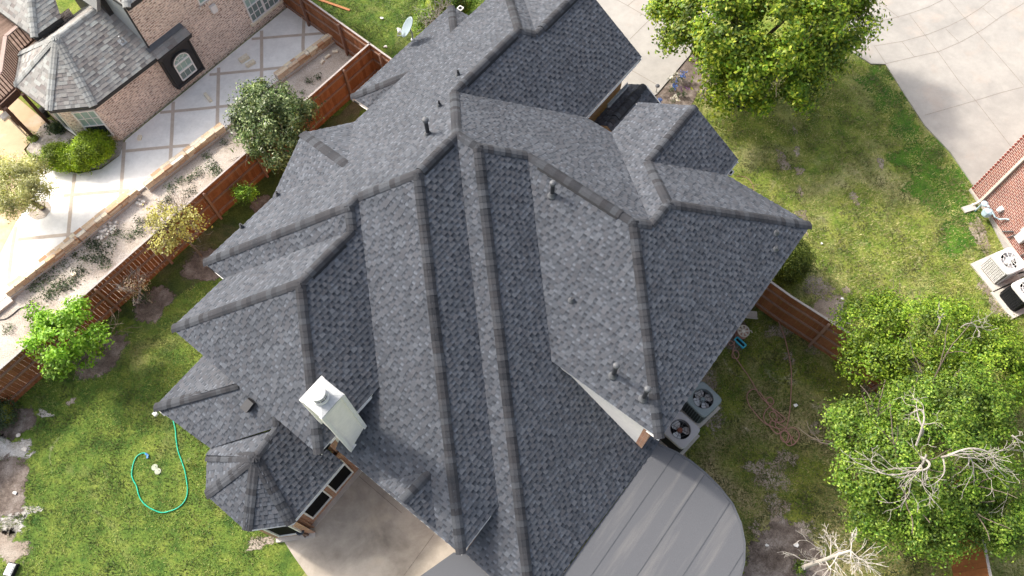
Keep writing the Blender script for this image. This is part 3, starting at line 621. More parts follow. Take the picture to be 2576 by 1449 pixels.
for a_, b_ in [('Q4', 'G5'), ('E2', 'E1'), ('E4', 'E3'), ('P10', 'E4'), ('P10', 'E5'), ('V2b', 'E5'), ('Q4', 'F15a'), ('F15a', 'Q7'), ('Q7', 'H4'), ('H4', 'F13a'), ('F4b', 'F4a'), ('F4a', 'P11'), ('P11', 'E3'), ('E1', 'G1'), ('G1', 'G2'), ('B1', 'B3'), ('B1', 'B4'),
               ('H1b', 'F11a'), ('F12b', 'H1b'), ('F10b', 'H2e'), ('F9b', 'F9x'), ('L0', 'L2'), ('L0', 'L5'), ('L6', 'L7'), ('L7', 'L8'), ('L8', 'L9'), ('L9', 'L10'), ('L12', 'L10')]: fascia(P[a_], P[b_])
[inward(p_, q_, u_) for p_, q_, u_ in ((S1, S2, -DB), (S1, S1 + B3 * t, -DA), (S2, S2 + B3 * t, DA))]
fascia(S1, S2); fascia(S1, S1 + B3 * t); fascia(S2, S2 + B3 * t); fascia(X2(a1, -7.46, 3.86), X2(a1, -6.3, 3.106)); fascia(X2(a1, -7.46, 3.86), X2(a1, -8.06, 3.47)); fascia(X2(a0, -6.3, 3.106), X2(a1, -6.3, 3.106))

fa.build('fascia', MT['white'], house)
so = MB()
def ewall(mb, p, q, u, inset=.4, e0=0.0, e1=0.0, top=None, z0=0.0, mi=0, soff=True):
    p = np.array(p, float); q = np.array(q, float); d = (q - p)[:2]; L = np.linalg.norm(d); d /= L; o = np.array(u) * inset
    a = p[:2] - o + d * e0; b = q[:2] - o - d * e1; zt = (p[2] if top is None else top) - .06
    for s_, (x, y) in (((1, (a, b))), ((-1, (b - np.array(u) * .15, a - np.array(u) * .15)))): mb.wall(x, y, z0, zt, mi)
    if soff: so.poly([(*p[:2], p[2] - .19), (*q[:2], p[2] - .19), (*(q[:2] - o), p[2] - .19), (*(p[:2] - o), p[2] - .19)])
    return a, b
wb = MB()
for a_, b_, d, e0, e1 in [('Q4', 'G5', 'NW', .4, .4), ('E2', 'E1', 'SE', -.4, .35), ('E4', 'E3', 'SE', 0, .4), ('P10', 'E4', 'NE', .4, 0), ('P10', 'E5', 'SE', .4, .4), ('Q4', 'F15a', 'SW', .4, -.4), ('F15a', 'Q7', 'NW', -.4, .4), ('Q7', 'H4', 'SW', .4, .4), ('H4', 'F13a', 'SE', .4, -1.0), ('F4b', 'F4a', 'NW', .45, .4)]:
    ewall(wb, P[a_], P[b_], UP[d], .4, e0, e1)
ewall(wb, P['F12b'], P['H1b'], UP['SW'], .45, -.4, .4); ewall(wb, P['H1b'], P['F11a'], UP['SE'], .4, .4, 0); ewall(wb, P['B1'], P['B3'], DN, .35, .35, 0); ewall(wb, P['B1'], P['B4'], DW, .35, .35, 0)
ewall(wb, S1, S2, -DB, .35, .35, .35); ewall(wb, S1, S1 + B3 * t, -DA, .35, .35, 0); ewall(wb, S2, S2 + B3 * t, DA, .35, .35, 0)
# gable ends
def gend(mb, p, top, q, u, inset):
    o = np.array([*(np.array(u) * inset), 0]); p, top, q = [np.array(v, float) - o - np.array([0, 0, .06]) for v in (p, top, q)]
    L = np.linalg.norm((q - p)[:2]); mb.poly([(*p[:2], 0), (*q[:2], 0), q, top, p], 0, [(0, 0), (L, 0), (L, q[2]), (L / 2, top[2]), (0, p[2])])
gend(wb, P['F4a'] - B3 * -.4, P['P11'], P['E3'] - B3 * .4, DA, .35); gend(wb, P['G2'] + B3 * .4, P['G1'], P['E1'] - B3 * .4, DA, .35)
gend(wb, P['U2'] + A3 * .2 + B3 * .15, P['U1'] + A3 * .2, P['U3'] + A3 * .2 - B3 * .15, -DA, 0)
# low wing
for a_, b_, u, e0, e1 in [('L0', 'L2', -DB, .35, 0), ('L0', 'L5', -DA, .35, 0), ('L6', 'L7', DW, .15, .15), ('L7', 'L8', -DA, .15, .15), ('L8', 'L9', DS, .0, .0)]: ewall(wb, P[a_], P[b_], u, .14 if a_ == 'L8' else .35, e0, e1)
la, lb = ewall(wb, P['L9'], P['L10'], DB, .35, .15, -1.3)
lc = lb + DA * 0.0
wb.wall(lb, lb - DB * 2.0, 0, 3.2); wb.build('brick_wall', MT['brick'], house)
ws = MB(); sa, sb = ewall(ws, P['V2b'], P['E5'], UP['SW'], .1, 0, .5, soff=False); ws.build('siding_wall', MT['siding'], house)
wq = MB(); wq.wall(sb + DB * .0, sb + DB * .22, 0, 4.7); wq.wall(sb + DB * .22, sb + DB * .22 + DA * 2, 0, 4.7); wq.build('brick_pier', MT['brick'], house)
so.build('soffit', MT['white'], house)
# ---- patio roof: low-slope roll roofing with a rounded outer end
def uvpt(px, py, z): return at(px, py, z)
RO = [P['F9x'] + np.array([0, 0, -.03])]
for px, py in [(1655, 1120), (1700, 1140), (1738, 1163), (1775, 1193), (1810, 1228), (1842, 1268), (1863, 1316), (1873, 1365), (1872, 1415), (1858, 1470), (1830, 1530), (1780, 1590), (1600, 1720), (1300, 1820), (1000, 1640), (960, 1560), (1000, 1512), (1060, 1449), (1142, 1391)]: RO.append(uvpt(px, py, 2.38))
RO.append(P['F10b'] + np.array([0, 0, -.04])); RO.append(P['H2e'] + np.array([0, 0, -.12]))
def rz(p): return 2.50 - max(0.0, (np.array(p[:2]) - P['H2e'][:2]).dot(DB)) * .035
RO = [np.array([p[0], p[1], rz(p)]) for p in RO]
rr = MB(); rr.poly(RO); 
for i in range(len(RO)):
    p, q = RO[i], RO[(i + 1) % len(RO)]; rr.poly([p, q, q - np.array([0, 0, .2]), p - np.array([0, 0, .2])], 1)
rr.poly([p - np.array([0, 0, .2]) for p in RO[::-1]], 1)
nsv = np.array([*DA, 0.0])
pr_ = rr.build('patio_roof', [MT['roll'], MT['white']], house)
se = MB(); lap = MB()
POLY2 = [(p[0], p[1]) for p in RO]
b0 = P['H2e'][:2].dot(DB)
for k in range(1, 9):
    bb = b0 + .98 * k - .35; A_ = np.linspace(-8, 14, 300); xs = DA[0] * A_ + DB[0] * bb; ys = DA[1] * A_ + DB[1] * bb; ok = inpoly(xs, ys, POLY2)
    if ok.any():
        i0 = np.argmax(ok); i1 = len(ok) - 1 - np.argmax(ok[::-1]); zt = rz((xs[i0], ys[i0])) + .004
        for w_, z_, mi in ((.025, .002, 0),): 
            p, q = np.array([xs[i0], ys[i0], zt + z_]), np.array([xs[i1], ys[i1], zt + z_]); o_ = np.array([*DB, 0]) * w_ / 2
            se.poly([p - o_, q - o_, q + o_, p + o_])
se.build('roof_seam', plain('seam_bitumen', (.07, .075, .085), .9, .1), house)
ed = MB()
for i in range(1, 17): ed.beam(RO[i] + np.array([0, 0, .005]), RO[i + 1] + np.array([0, 0, .005]), .06, .02)
ed.build('edge_strip', plain('roof_edge_metal', (.075, .08, .09), .7, .3), house)
for px, py in [(1840, 1290), (1760, 1560), (1020, 1530)]:
    q = uvpt(px, py, 2.3); m_ = MB(); q = q - np.array([*(q[:2] - P['H2e'][:2]), 0]) * .04; m_.box((q[0], q[1], 1.14), .16, .16, 2.28, A3, B3); m_.build('post', MT['white'], house)
# ---- chimney chase
CH0 = np.array([-4.30, 5.44]); CC = CH0 - DA * .345 - DB * .345
ch = MB(); hw = .335
cor = [CC + DA * i * hw + DB * j * hw for i, j in ((-1, 1), (1, 1), (1, -1), (-1, -1))]
for i in range(4): ch.wall(cor[i], cor[(i + 1) % 4], 2.2, 6.98)
chim = ch.build('chimney', MT['siding'], house)
tr = MB()
for c in cor: tr.box((*c, 4.6), .1, .1, 4.74, A3, B3)
for i in range(4):
    p, q = cor[i], cor[(i + 1) % 4]; tr.beam((*p, 6.88), (*q, 6.88), .06, .14)
tr.build('trim_board', MT['white'], chim)
cp = MB(); V = [(*(CC + DA * i * .375 + DB * j * .375), z) for z in (6.96, 7.0) for i, j in ((-1, -1), (1, -1), (1, 1), (-1, 1))] + [(*CC, 7.05)]
cp.mesh(V, [(0, 1, 5, 4), (1, 2, 6, 5), (2, 3, 7, 6), (3, 0, 4, 7), (4, 5, 8), (5, 6, 8), (6, 7, 8), (7, 4, 8)]); cp.build('chase_cover', MT['galv'], chim)
c3 = (*(CC - DA * .02), 7.03)
fl = MB(); fl.lathe(c3, [(.21, 0), (.21, .1), (.17, .1), (.17, .3), (.19, .3), (.2, .31), (.2, .34), (.18, .355), (.06, .365)], 32)
for k in range(10):
    tt = 2 * math.pi * k / 10; fl.box((c3[0] + .19 * math.cos(tt), c3[1] + .19 * math.sin(tt), 7.03 + .2), .012, .02, .2, (-math.sin(tt), math.cos(tt), 0), (math.cos(tt), math.sin(tt), 0))
fl.lathe((c3[0], c3[1], c3[2] + .2), [(.188, 0), (.195, .008), (.188, .016)], 32); flue = fl.build('flue_cap', MT['white'], chim)
fd = MB(); fd.lathe((c3[0], c3[1], c3[2] + .102), [(.175, 0), (.175, .196)], 32); fd.build('vent_slot', MT['black'], flue)
# step flashing at the chimney foot
m_ = MB(); f0 = np.array([-4.80, 4.92, 3.70]); f1 = np.array([-4.33, 5.43, 4.05]); m_.beam(f0 + B3 * .05, f1 + B3 * .05, .12, .02); m_.build('flashing', MT['white'], chim)
# ---- roof pipes and vents
def fp(face, x, y): return onplane(x, y, {'F1': -DB, 'F8': -DA, 'F7': DB}[face], KP[face])
def pipe(face, x, y, h, r=.035, hat=False, boot=.09):
    b = fp(face, x, y); m_ = MB(); m_.lathe(b - np.array([0, 0, .12]), [(r, 0), (r, h + .12), (r * .6, h + .12), (r * .6, h)], 14); o = m_.build('vent_pipe', MT['pvc'], house)
    f = MB(); f.lathe(b - np.array([0, 0, .1]), [(boot, 0), (boot, .1), (boot * .75, .14), (r + .012, .2), (r + .012, .22)], 16)
    n = nrm({'F1': -DB, 'F8': -DA, 'F7': DB}[face]); u = np.array([*({'F1': -DB, 'F8': -DA, 'F7': DB}[face]), 0]); e = np.cross(n, u); e /= np.linalg.norm(e); s_ = np.cross(e, n)
    f.build('pipe_boot', MT['lead'], o)
    if hat:
        g = MB(); g.lathe(b + np.array([0, 0, h]), [(.05, -.04), (.085, -.02), (.095, .03), (.08, .075), (.04, .1), (.01, .105)], 16); g.build('pipe_cap', MT['lead'], o)
pipe('F1', 1077, 338, .6, .06, True, .13); pipe('F1', 1153, 190, .22, .04); pipe('F1', 1106, 267, .22, .04); pipe('F1', 700, 492, .2, .04); pipe('F1', 610, 573, .2, .04)
pipe('F8', 1389, 491, .55, .06, True, .13); pipe('F8', 1438, 755, .12, .03, False, .1); pipe('F8', 1543, 944, .72, .062, True, .13); pipe('F8', 1618.5, 1002, .74, .062, True, .13)
pipe('F7', 1952, 586, .12, .035, False, .1); pipe('F7', 1950, 627, .12, .035, False, .1)
kL = P['L0'][2] + lm * (-DA).dot(P['L0'][:2]); bx = onplane(629, 1018, -DA, kL, lm); n = nrm(-DA, lm); sv = np.cross(B3, n); sv = sv if sv[2] > 0 else -sv
m_ = MB(); bc = bx + n * .1; X_ = lambda i, j, k: bx + B3 * i + sv * j + n * k
m_.mesh([X_(-.13, -.14, .0), X_(.13, -.14, .0), X_(.13, .16, 0), X_(-.13, .16, 0), X_(-.13, -.16, .19), X_(.13, -.16, .19), X_(.12, .14, .08), X_(-.12, .14, .08)], [(4, 5, 6, 7), (0, 1, 5, 4), (1, 2, 6, 5), (2, 3, 7, 6), (3, 0, 4, 7)]); m_.build('box_vent', MT['pvc'], house)
# ---- windows of the low wing
def window(parent, p, u, d, wd, z0, z1, frame, panes, fw=.05, off=.03, grid=None):
    """p: left end on the wall (2D), d: along the wall, u: outward"""
    d3 = np.array([*d, 0]); u3 = np.array([*u, 0]); b = np.array([*p, 0]) + u3 * off; f = MB(); Z = np.array([0, 0, 1.0])
    f.beam(b + Z * (z0 + fw / 2), b + d3 * wd + Z * (z0 + fw / 2), .06, fw); f.beam(b + Z * (z1 - fw / 2), b + d3 * wd + Z * (z1 - fw / 2), .06, fw)
    f.box(b + d3 * fw / 2 + Z * (z0 + z1) / 2, fw, .055, z1 - z0 - 2 * fw, d3, u3); f.box(b + d3 * (wd - fw / 2) + Z * (z0 + z1) / 2, fw, .055, z1 - z0 - 2 * fw, d3, u3)
    w_ = f.build('window', frame, parent)
    for (x0, x1, y0, y1, mt) in panes:
        m_ = MB(); q = b - u3 * .012; m_.poly([q + d3 * wd * x0 + Z * (z0 + (z1 - z0) * y0), q + d3 * wd * x1 + Z * (z0 + (z1 - z0) * y0), q + d3 * wd * x1 + Z * (z0 + (z1 - z0) * y1), q + d3 * wd * x0 + Z * (z0 + (z1 - z0) * y1)]); m_.build('pane', mt, w_)
    if grid:
        m_ = MB(); q = b + u3 * .005
        for (x0, y0, x1, y1, g) in grid: m_.beam(q + d3 * wd * x0 + Z * (z0 + (z1 - z0) * y0), q + d3 * wd * x1 + Z * (z0 + (z1 - z0) * y1), .03, g, up=u3)
        m_.build('glazing_bar', frame, w_)
    return w_
wd_ = DA; wl = np.linalg.norm(lb - la)
for s0, s1 in ((.2, 1.05), (1.2, 2.02)):
    window(house, la + DA * s0, DB, DA, s1 - s0, .55, 2.25, MT['white'], [(0, 1, 0, 1, MT['screen'])])
l8 = P['L8'][:2] - DS * .14; l9 = P['L9'][:2] - DS * .14; dd = (l9 - l8) / np.linalg.norm(l9 - l8)
window(house, l8 + dd * .22, DS, dd, .75, .55, 2.25, MT['white'], [(0, 1, 0, 1, MT['screen'])])
# slab edge under the bay walls
m_ = MB(); m_.beam((*(la + DB * .06), .05), (*(lb + DB * .06), .05), .14, .12); m_.beam((*(l8 + DS * .06), .05), (*(l9 + DS * .06), .05), .14, .12); m_.build('slab_edge', MT['pad'], house)
# light boxes under two eave corners
def lightbox(x, y, z, dx):
    c = at(x, y, z); m_ = MB()
    for s_ in (-1, 1): m_.beam(c + A3 * .09 * s_ - B3 * .09, c + A3 * .09 * s_ + B3 * .09, .03, .05); m_.beam(c - A3 * .075 + B3 * .09 * s_, c + A3 * .075 + B3 * .09 * s_, .03, .05)
    o = m_.build('downspout_mouth', MT['white'], house); q = MB(); q.box(c - np.array([0, 0, .02]), .16, .16, .02, A3, B3); q.build('opening', MT['black'], o)
lightbox(1158, 21, 2.9, 0); lightbox(1836, 433, 4.5, 0)
m_ = MB(); m_.box(at(391, 1041, 2.6), .12, .12, .1, A3, B3); m_.build('eave_light', MT['white'], house)

# ================================================================== SATELLITE DISH
db = at(1038, 99, 3.08)
dish = empty('satellite_dish', db, 'pale grey oval satellite dish on the eave edge at the top of the roof', 'satellite dish')
dc = at(1024.5, 68, 3.75); dn = np.array([-.78, -.22, .58]); dn /= np.linalg.norm(dn); dx = np.cross((0, 0, 1), dn); dx /= np.linalg.norm(dx); dy = np.cross(dn, dx)
m_ = MB(); rings = 7; V = []; F = []; S_ = 28
for i in range(rings + 1):
    r = i / rings
    for k in range(S_):
        t_ = 2 * math.pi * k / S_; V.append(dc + dx * .29 * r * math.cos(t_) + dy * .43 * r * math.sin(t_) + dn * (.07 * r * r - .05))
for i in range(rings):
    for k in range(S_):
        k2 = (k + 1) % S_; F.append((i * S_ + k, (i + 1) * S_ + k, (i + 1) * S_ + k2, i * S_ + k2))
n0 = len(V)
m_.mesh(V + [v - dn * .015 for v in V], F + [tuple(n0 + i for i in f[::-1]) for f in F] + [(rings * S_ + k, n0 + rings * S_ + k, n0 + rings * S_ + (k + 1) % S_, rings * S_ + (k + 1) % S_) for k in range(S_)])
m_.build('reflector', MT['blue_dish'], dish, True)
m_ = MB(); m_.tube([db, db + (dc - db) * .5 - dn * .1, dc - dn * .08], .026, 8); m_.lathe(db - np.array([0, 0, .02]), [(.07, 0), (.07, .03), (.03, .05)], 10); m_.build('mast', MT['galv'], dish)
lnb = at(1001, 75, 3.7); m_ = MB(); m_.tube([dc - dy * .4 - dn * .02, dc - dy * .5 + dn * .15, lnb - np.array([0, 0, .06])], .018, 7); m_.build('feed_arm', MT['galv'], dish)
m_ = MB()
for k in (-1, 0, 1): m_.tube([lnb + dx * .06 * k, lnb + dx * .06 * k + dn * -.11], [.035, .045], 10)
m_.box(lnb + np.array([0, 0, -.03]), .2, .06, .07, dx, dn); m_.build('feed_horn', MT['white'], dish)

# ================================================================== NEIGHBOUR ON THE LEFT
p0 = np.array([-15.89, 18.32, 0]); WN = DB
lh = empty('house', p0, 'pale pink brick house with lighter grey shingle roof and arched window, upper left', 'house')
wp = lambda s, o=0.0: p0[:2] + DA * s + DB * o
m_ = MB(); m_.wall(wp(-.1), wp(2.86), 0, 2.4, 0); m_.wall(wp(2.86), wp(9.5), 0, 5.0, 0, None, 2.96)
H = {k[1:]: v for k, v in ND.items() if k[0] == 'h'}
ins = lambda a, b, u, o=.3: (np.array(a[:2]) - np.array(u) * o, np.array(b[:2]) - np.array(u) * o)
e1, e2, e0, e9 = H['e1'], H['e2'], H['e0'], H['e9']
c12 = ins(e1, e2, DS); c01 = ins(e0, e1, -DA); c90 = ins(e9, e0, DW)
q1 = (c01[1] + c12[0]) / 2; q0 = (c01[0] + c90[1]) / 2; q2 = wp(-.1)
m_.wall(q1, q2, 0, 2.4); m_.wall(q0, q1, 0, 2.4); m_.wall(c90[0], q0, 0, 2.4); m_.wall(wp(9.5), wp(9.5, -6), 0, 5.0); m_.build('brick_wall', MT['lbrick'], lh)
m_ = MB(); lmm = .65
A0 = H['A0']; A1 = A0 + A3 * 4.2; E3_ = np.array([*wp(4.35, .32), 2.44]); E2b = np.array([*wp(-.05, .32), 2.45])
hargs = dict(course=.143, h_t=.014, h_g=.006, tw=(.12, .36), gw=(.12, .34))
shingle_face(m_, [A0, A1, A1 + B3 * 1.55 + np.array([0, 0, -1.0]), np.array([*wp(2.84, .32), 2.44]), e2], DB, lmm, **hargs)
shingle_face(m_, [A0, e1, e2], DS, lmm, **hargs); shingle_face(m_, [A0, e0, e1], -DA, lmm, **hargs); shingle_face(m_, [A0, e9, e0], DW, lmm, **hargs)
shingle_face(m_, [A0, A1, A1 - B3 * 2.2 + np.array([0, 0, -1.43]), e9], -DB, lmm, **hargs)
m_.build('low_roof', [MT['htooth'], MT['hgap'], MT['base']], lh)
def hcap(p, q, u1, u2): c_ = MB(); caps(c_, p, q, nrm(u1, lmm), nrm(u2, lmm), expo=.19, wd=.16); c_.build('ridge_cap', [MT['hcap'], MT['black']], lh)
hcap(A0, A1, DB, -DB); hcap(e1, A0, DS, -DA); hcap(e2, A0, DS, DB); hcap(e0, A0, -DA, DW); hcap(e9, A0, DW, -DB)
m_ = MB()
for a_, b_ in ((e2, np.array([*wp(2.84, .32), 2.44])), (e1, e2), (e0, e1), (e9, e0)): fascia(a_, b_, .14, .015, m_)
m_.build('fascia', MT['charcoal'], lh)
# boxed bay with the arched window
bay = MB(); bs0, bs1, bz0, bz1, bo = 2.86, 4.3, .55, 2.4, .3
for a_, b_ in ((wp(bs0, 0), wp(bs0, bo)), (wp(bs0, bo), wp(bs1, bo)), (wp(bs1, bo), wp(bs1, 0))): bay.wall(a_, b_, bz0, bz1)
bay.poly([(*wp(bs0, 0), bz0), (*wp(bs1, 0), bz0), (*wp(bs1, bo), bz0), (*wp(bs0, bo), bz0)])
for a_, b_ in ((wp(bs0 + .04, bo + .015), wp(bs1 - .04, bo + .015)),):
    bay.beam((*a_, bz0 + .06), (*b_, bz0 + .06), .04, .12); bay.beam((*a_, bz1 - .06), (*b_, bz1 - .06), .04, .12)
for s_ in (bs0 + .06, bs1 - .06): bay.beam((*wp(s_, bo + .015), bz0), (*wp(s_, bo + .015), bz1), .04, .12, up=B3)
byo = bay.build('boxed_bay', MT['charcoal'], lh)
m_ = MB(); ra = np.array([*wp(bs0 - .1, bo + .12), bz1 + .02]); rb = np.array([*wp(bs1 + .12, bo + .12), bz1 + .02]); rc = np.array([*wp(bs1 + .12, 0), bz1 + .3]); rd = np.array([*wp(bs0 - .1, 0), bz1 + .3])
shingle_face(m_, [ra, rb, rc, rd], DB, .65, **hargs); m_.build('bay_roof', [MT['htooth'], MT['hgap'], MT['base']], byo)
m_ = MB(); m_.beam((ra + rd) / 2 * 0 + np.array([*wp(bs0 - .15, .07), bz1 + .3]), np.array([*wp(bs1 + .1, .07), bz1 + .3]), .2, .03, up=nrm(DB, .8)); m_.build('flashing', MT['lead'], byo)
m_ = MB(); fascia(ra, rb, .12, .02, m_); fascia(rb, rc, .12, .02, m_); m_.build('bay_fascia', MT['charcoal'], byo)
# arched window
wx0, wx1, wz0, wzs = bs0 + .36, bs1 - .36, .8, 1.6; wc = (wx0 + wx1) / 2; wr = (wx1 - wx0) / 2; yo = bo + .02
def WP(s, z, o=0.0): return np.array([*wp(s, yo + o), z])
arc = [(wc + wr * math.cos(t_), wzs + wr * .92 * math.sin(t_)) for t_ in np.linspace(0, math.pi, 15)]
out = [(wx0, wz0)] + [(wx1, wz0)] + arc
f = MB()
for i in range(len(out)):
    a_, b_ = out[i], out[(i + 1) % len(out)]; f.beam(WP(*a_, .02), WP(*b_, .02), .045, .05, up=B3)
f.beam(WP(wx0, wzs, .025), WP(wx1, wzs, .025), .07, .05, up=B3); f.beam(WP(wx0, 1.2, .025), WP(wx1, 1.2, .025), .07, .05, up=B3)
aw = f.build('arched_window', MT['white'], byo)
g = MB(); g.poly([WP(s, z) for s, z in arc + [(wx0, wzs), (wx1, wzs)]]); g.poly([WP(wx0, 1.2), WP(wx1, 1.2), WP(wx1, wzs), WP(wx0, wzs)]); g.build('pane', MT['blind'], aw)
g = MB(); g.poly([WP(wx0, wz0), WP(wx1, wz0), WP(wx1, 1.2), WP(wx0, 1.2)]); g.build('dark_pane', MT['glass'], aw)
g = MB()
for fx in (1 / 3, 2 / 3): g.beam(WP(wx0 + (wx1 - wx0) * fx, wz0, .012), WP(wx0 + (wx1 - wx0) * fx, wzs, .012), .014, .02, up=B3)
for t_ in (.25, .5, .75): g.beam(WP(wc + wr * .4 * math.cos(t_ * math.pi), wzs + wr * .4 * math.sin(t_ * math.pi), .012), WP(wc + wr * math.cos(t_ * math.pi), wzs + .92 * wr * math.sin(t_ * math.pi), .012), .014, .02, up=B3)
for i in range(8):
    a_, b_ = math.pi * i / 8, math.pi * (i + 1) / 8; g.beam(WP(wc + wr * .4 * math.cos(a_), wzs + wr * .4 * math.sin(a_), .012), WP(wc + wr * .4 * math.cos(b_), wzs + wr * .4 * math.sin(b_), .012), .014, .02, up=B3)
g.build('glazing_bar', MT['white'], aw)
m_ = MB()
for i in range(14):
    a_, b_ = arc[i], arc[i + 1]; k_ = lambda q: (wc + (q[0] - wc) * 1.22, wzs + (q[1] - wzs) * 1.22); m_.beam(WP(*k_(a_), .015), WP(*k_(b_), .015), .05, .1, up=B3)
m_.build('arch_trim', MT['charcoal'], byo)
# windows: double-hung in the long wall, one in the canted wall
grid_ = [(1 / 3, .05, 1 / 3, .95, .02), (2 / 3, .05, 2 / 3, .95, .02), (.03, .5, .97, .5, .07), (.03, .25, .97, .25, .02), (.03, .75, .97, .75, .02)]
for s_ in (7.22, 8.02): window(lh, wp(s_), DB, DA, .8, .55, 2.1, MT['white'], [(0, 1, .5, 1, MT['blind']), (0, 1, 0, .5, MT['glass'])], grid=grid_)
m_ = MB(); m_.beam((*wp(7.1, .05), .5), (*wp(8.95, .05), .5), .1, .12); m_.build('sill', MT['stone'], lh)
dd = (q2 - q1) / np.linalg.norm(q2 - q1); window(lh, q1 + dd * .42, DS, dd, .85, .45, 2.0, MT['white'], [(0, 1, .45, 1, MT['blind']), (0, 1, 0, .45, MT['darkglass'])], grid=[(1 / 3, .45, 1 / 3, .97, .02), (2 / 3, .45, 2 / 3, .97, .02), (.03, .45, .97, .45, .05), (.03, .72, .97, .72, .02)])
dd = (q1 - q0) / np.linalg.norm(q1 - q0); window(lh, q0 + dd * .9, -DA, dd, .8, .45, 1.95, MT['white'], [(0, 1, .45, 1, MT['glass']), (0, 1, 0, .45, MT['darkglass'])])
window(lh, wp(5.45), DB, DA, .9, 2.85, 4.2, MT['white'], [(0, 1, 0, 1, MT['blind'])]); 
m_ = MB(); m_.beam((*wp(5.35, .06), 2.78), (*wp(6.45, .06), 2.78), .12, .1); m_.build('sill', MT['lbrick'], lh)
# upper storey: grey siding wall, its roof corner, the dark dormer
m_ = MB(); m_.wall(wp(2.86, -5), wp(2.86, 0), 1.6, 4.9); m_.build('siding_wall', MT['greyside'], lh)
m_ = MB(); m_.beam((*wp(2.84, .02), 2.4), (*wp(2.84, .02), 4.9), .05, .06, up=B3); m_.build('corner_trim', MT['charcoal'], lh)
uc = onwall(318, 18, p0, DB, .35); uz = uc[2]; m_ = MB(); T_ = 3.0; utop = uc + (A3 - B3) * T_ + np.array([0, 0, T_ * .65])
shingle_face(m_, [uc, uc + A3 * 7, uc + A3 * 7 - B3 * T_ + np.array([0, 0, T_ * .65]), utop], DB, .65, **hargs); shingle_face(m_, [uc, utop, uc - B3 * T_], -DA, .65, **hargs)
m_.build('upper_roof', [MT['htooth'], MT['hgap'], MT['base']], lh); hcap(uc, utop, DB, -DA)
m_ = MB(); fascia(uc, uc + A3 * 7, .15, .02, m_); fascia(uc, uc - B3 * T_, .15, .02, m_); m_.build('upper_fascia', MT['charcoal'], lh)
kH = H['e2'][2] + lmm * DB.dot(H['e2'][:2]); d0 = onplane(277, 42, DB, kH, lmm); d1 = onplane(297, 26, DB, kH, lmm)
m_ = MB(); m_.wall(d0[:2], d0[:2] + DA * .62, d0[2] - .3, d0[2] + 1.5); m_.wall(d0[:2] - DB * 1.6, d0[:2], d0[2] - .3, d0[2] + 1.5); m_.wall(d0[:2] + DA * .62, d0[:2] + DA * .62 - DB * 1.6, d0[2] - .3, d0[2] + 1.5)
dm = m_.build('dormer', MT['charcoal'], lh)
m_ = MB(); sA = d0 + np.array([0, 0, .55]) + B3 * .12 - A3 * .28; m_.poly([sA, sA + A3 * .3 + np.array([0, 0, .5]), sA + A3 * .3 + np.array([0, 0, .5]) - B3 * 2, sA - B3 * 2]); m_.beam(sA, sA + A3 * .3 + np.array([0, 0, .5]), .04, .14); m_.build('dormer_roof', MT['hcap'], dm)
C0 = at(85, 93, 3.3); m_ = MB(); T_ = 3.0; ct = C0 + (A3 - B3) * T_ + np.array([0, 0, T_ * .65]); C1 = C0 + A3 * 1.25; C2 = C0 - B3 * 6
shingle_face(m_, [C0, C1, C1 + A3 * 2 - B3 * 3 + np.array([0, 0, 1.95]), ct], DB, .65, **hargs); shingle_face(m_, [C0, ct, ct - B3 * 3, C2], -DA, .65, **hargs)
m_.build('wing_roof', [MT['htooth'], MT['hgap'], MT['base']], lh); hcap(C0, ct, DB, -DA)
m_ = MB(); fascia(C0, C1, .2, .02, m_); fascia(C0, C2, .14, .02, m_); m_.build('wing_fascia', MT['charcoal'], lh)
m_ = MB(); m_.wall(C0[:2] + DA * .3 - DB * .3, C1[:2] + DA * .5 - DB * .3, 0, 3.2); m_.wall(C2[:2] + DA * .3, C0[:2] + DA * .3 - DB * .3, 0, 3.2); m_.build('wing_wall', MT['lbrick'], lh)
vb = onplane(158, 53, DB, kH, lmm); vb = onplane(158 * 1.0 + 150, 53 + 52, DB, kH, lmm); m_ = MB(); m_.lathe(vb - np.array([0, 0, .1]), [(.07, 0), (.07, .15), (.03, .22), (.03, .38), (.01, .38)], 12); m_.box(vb + nrm(DB, lmm) * .02, .26, .26, .01, A3, np.cross(nrm(DB, lmm), A3), 0, nrm(DB, lmm)); m_.build('vent_pipe', MT['galv'], lh)
q = onwall(537, 21, p0, DB, 0.08); m_ = MB(); m_.box(q, .26, .14, .3, A3, B3); m_.box(q + np.array([0, 0, -.16]) + B3 * .02, .2, .1, .03, A3, B3); m_.build('vent_hood', MT['white'], lh)
q = onwall(262, 345, p0, DB, .1); 
# raised deck with its railing
dk = empty('deck', at(90, 352), 'raised brown timber deck with slatted railing at the far left edge', 'deck')
DZ = 2.0; dpl = gp([(-70, 262), (0, 264), (40, 226), (52, 136), (95, 99), (60, 20), (-70, 20)], DZ)
m_ = MB(); nb_ = 60
cx = np.mean([p[:2] for p in dpl], axis=0)
for k in range(nb_):
    o_ = -6 + k * .145; a_ = clip(clip([(float((p[:2] - cx).dot(DA)), float((p[:2] - cx).dot(DB))) for p in dpl], 1, o_, True), 1, o_ + .138, False)
    if len(a_) > 2 and area2(a_) > 1e-3:
        q = [cx + DA * s_ + DB * t_ for s_, t_ in a_]; m_.prism(q, DZ - .03, DZ)
m_.build('deck_board', MT['deck'], dk)
m_ = MB()
for a_, b_ in zip(dpl[:4], dpl[1:5]): m_.beam(a_ - np.array([0, 0, .16]), b_ - np.array([0, 0, .16]), .06, .26)
m_.build('edge_beam', MT['decktrim'], dk)
rl = MB(); bl = MB(); RZ = .95
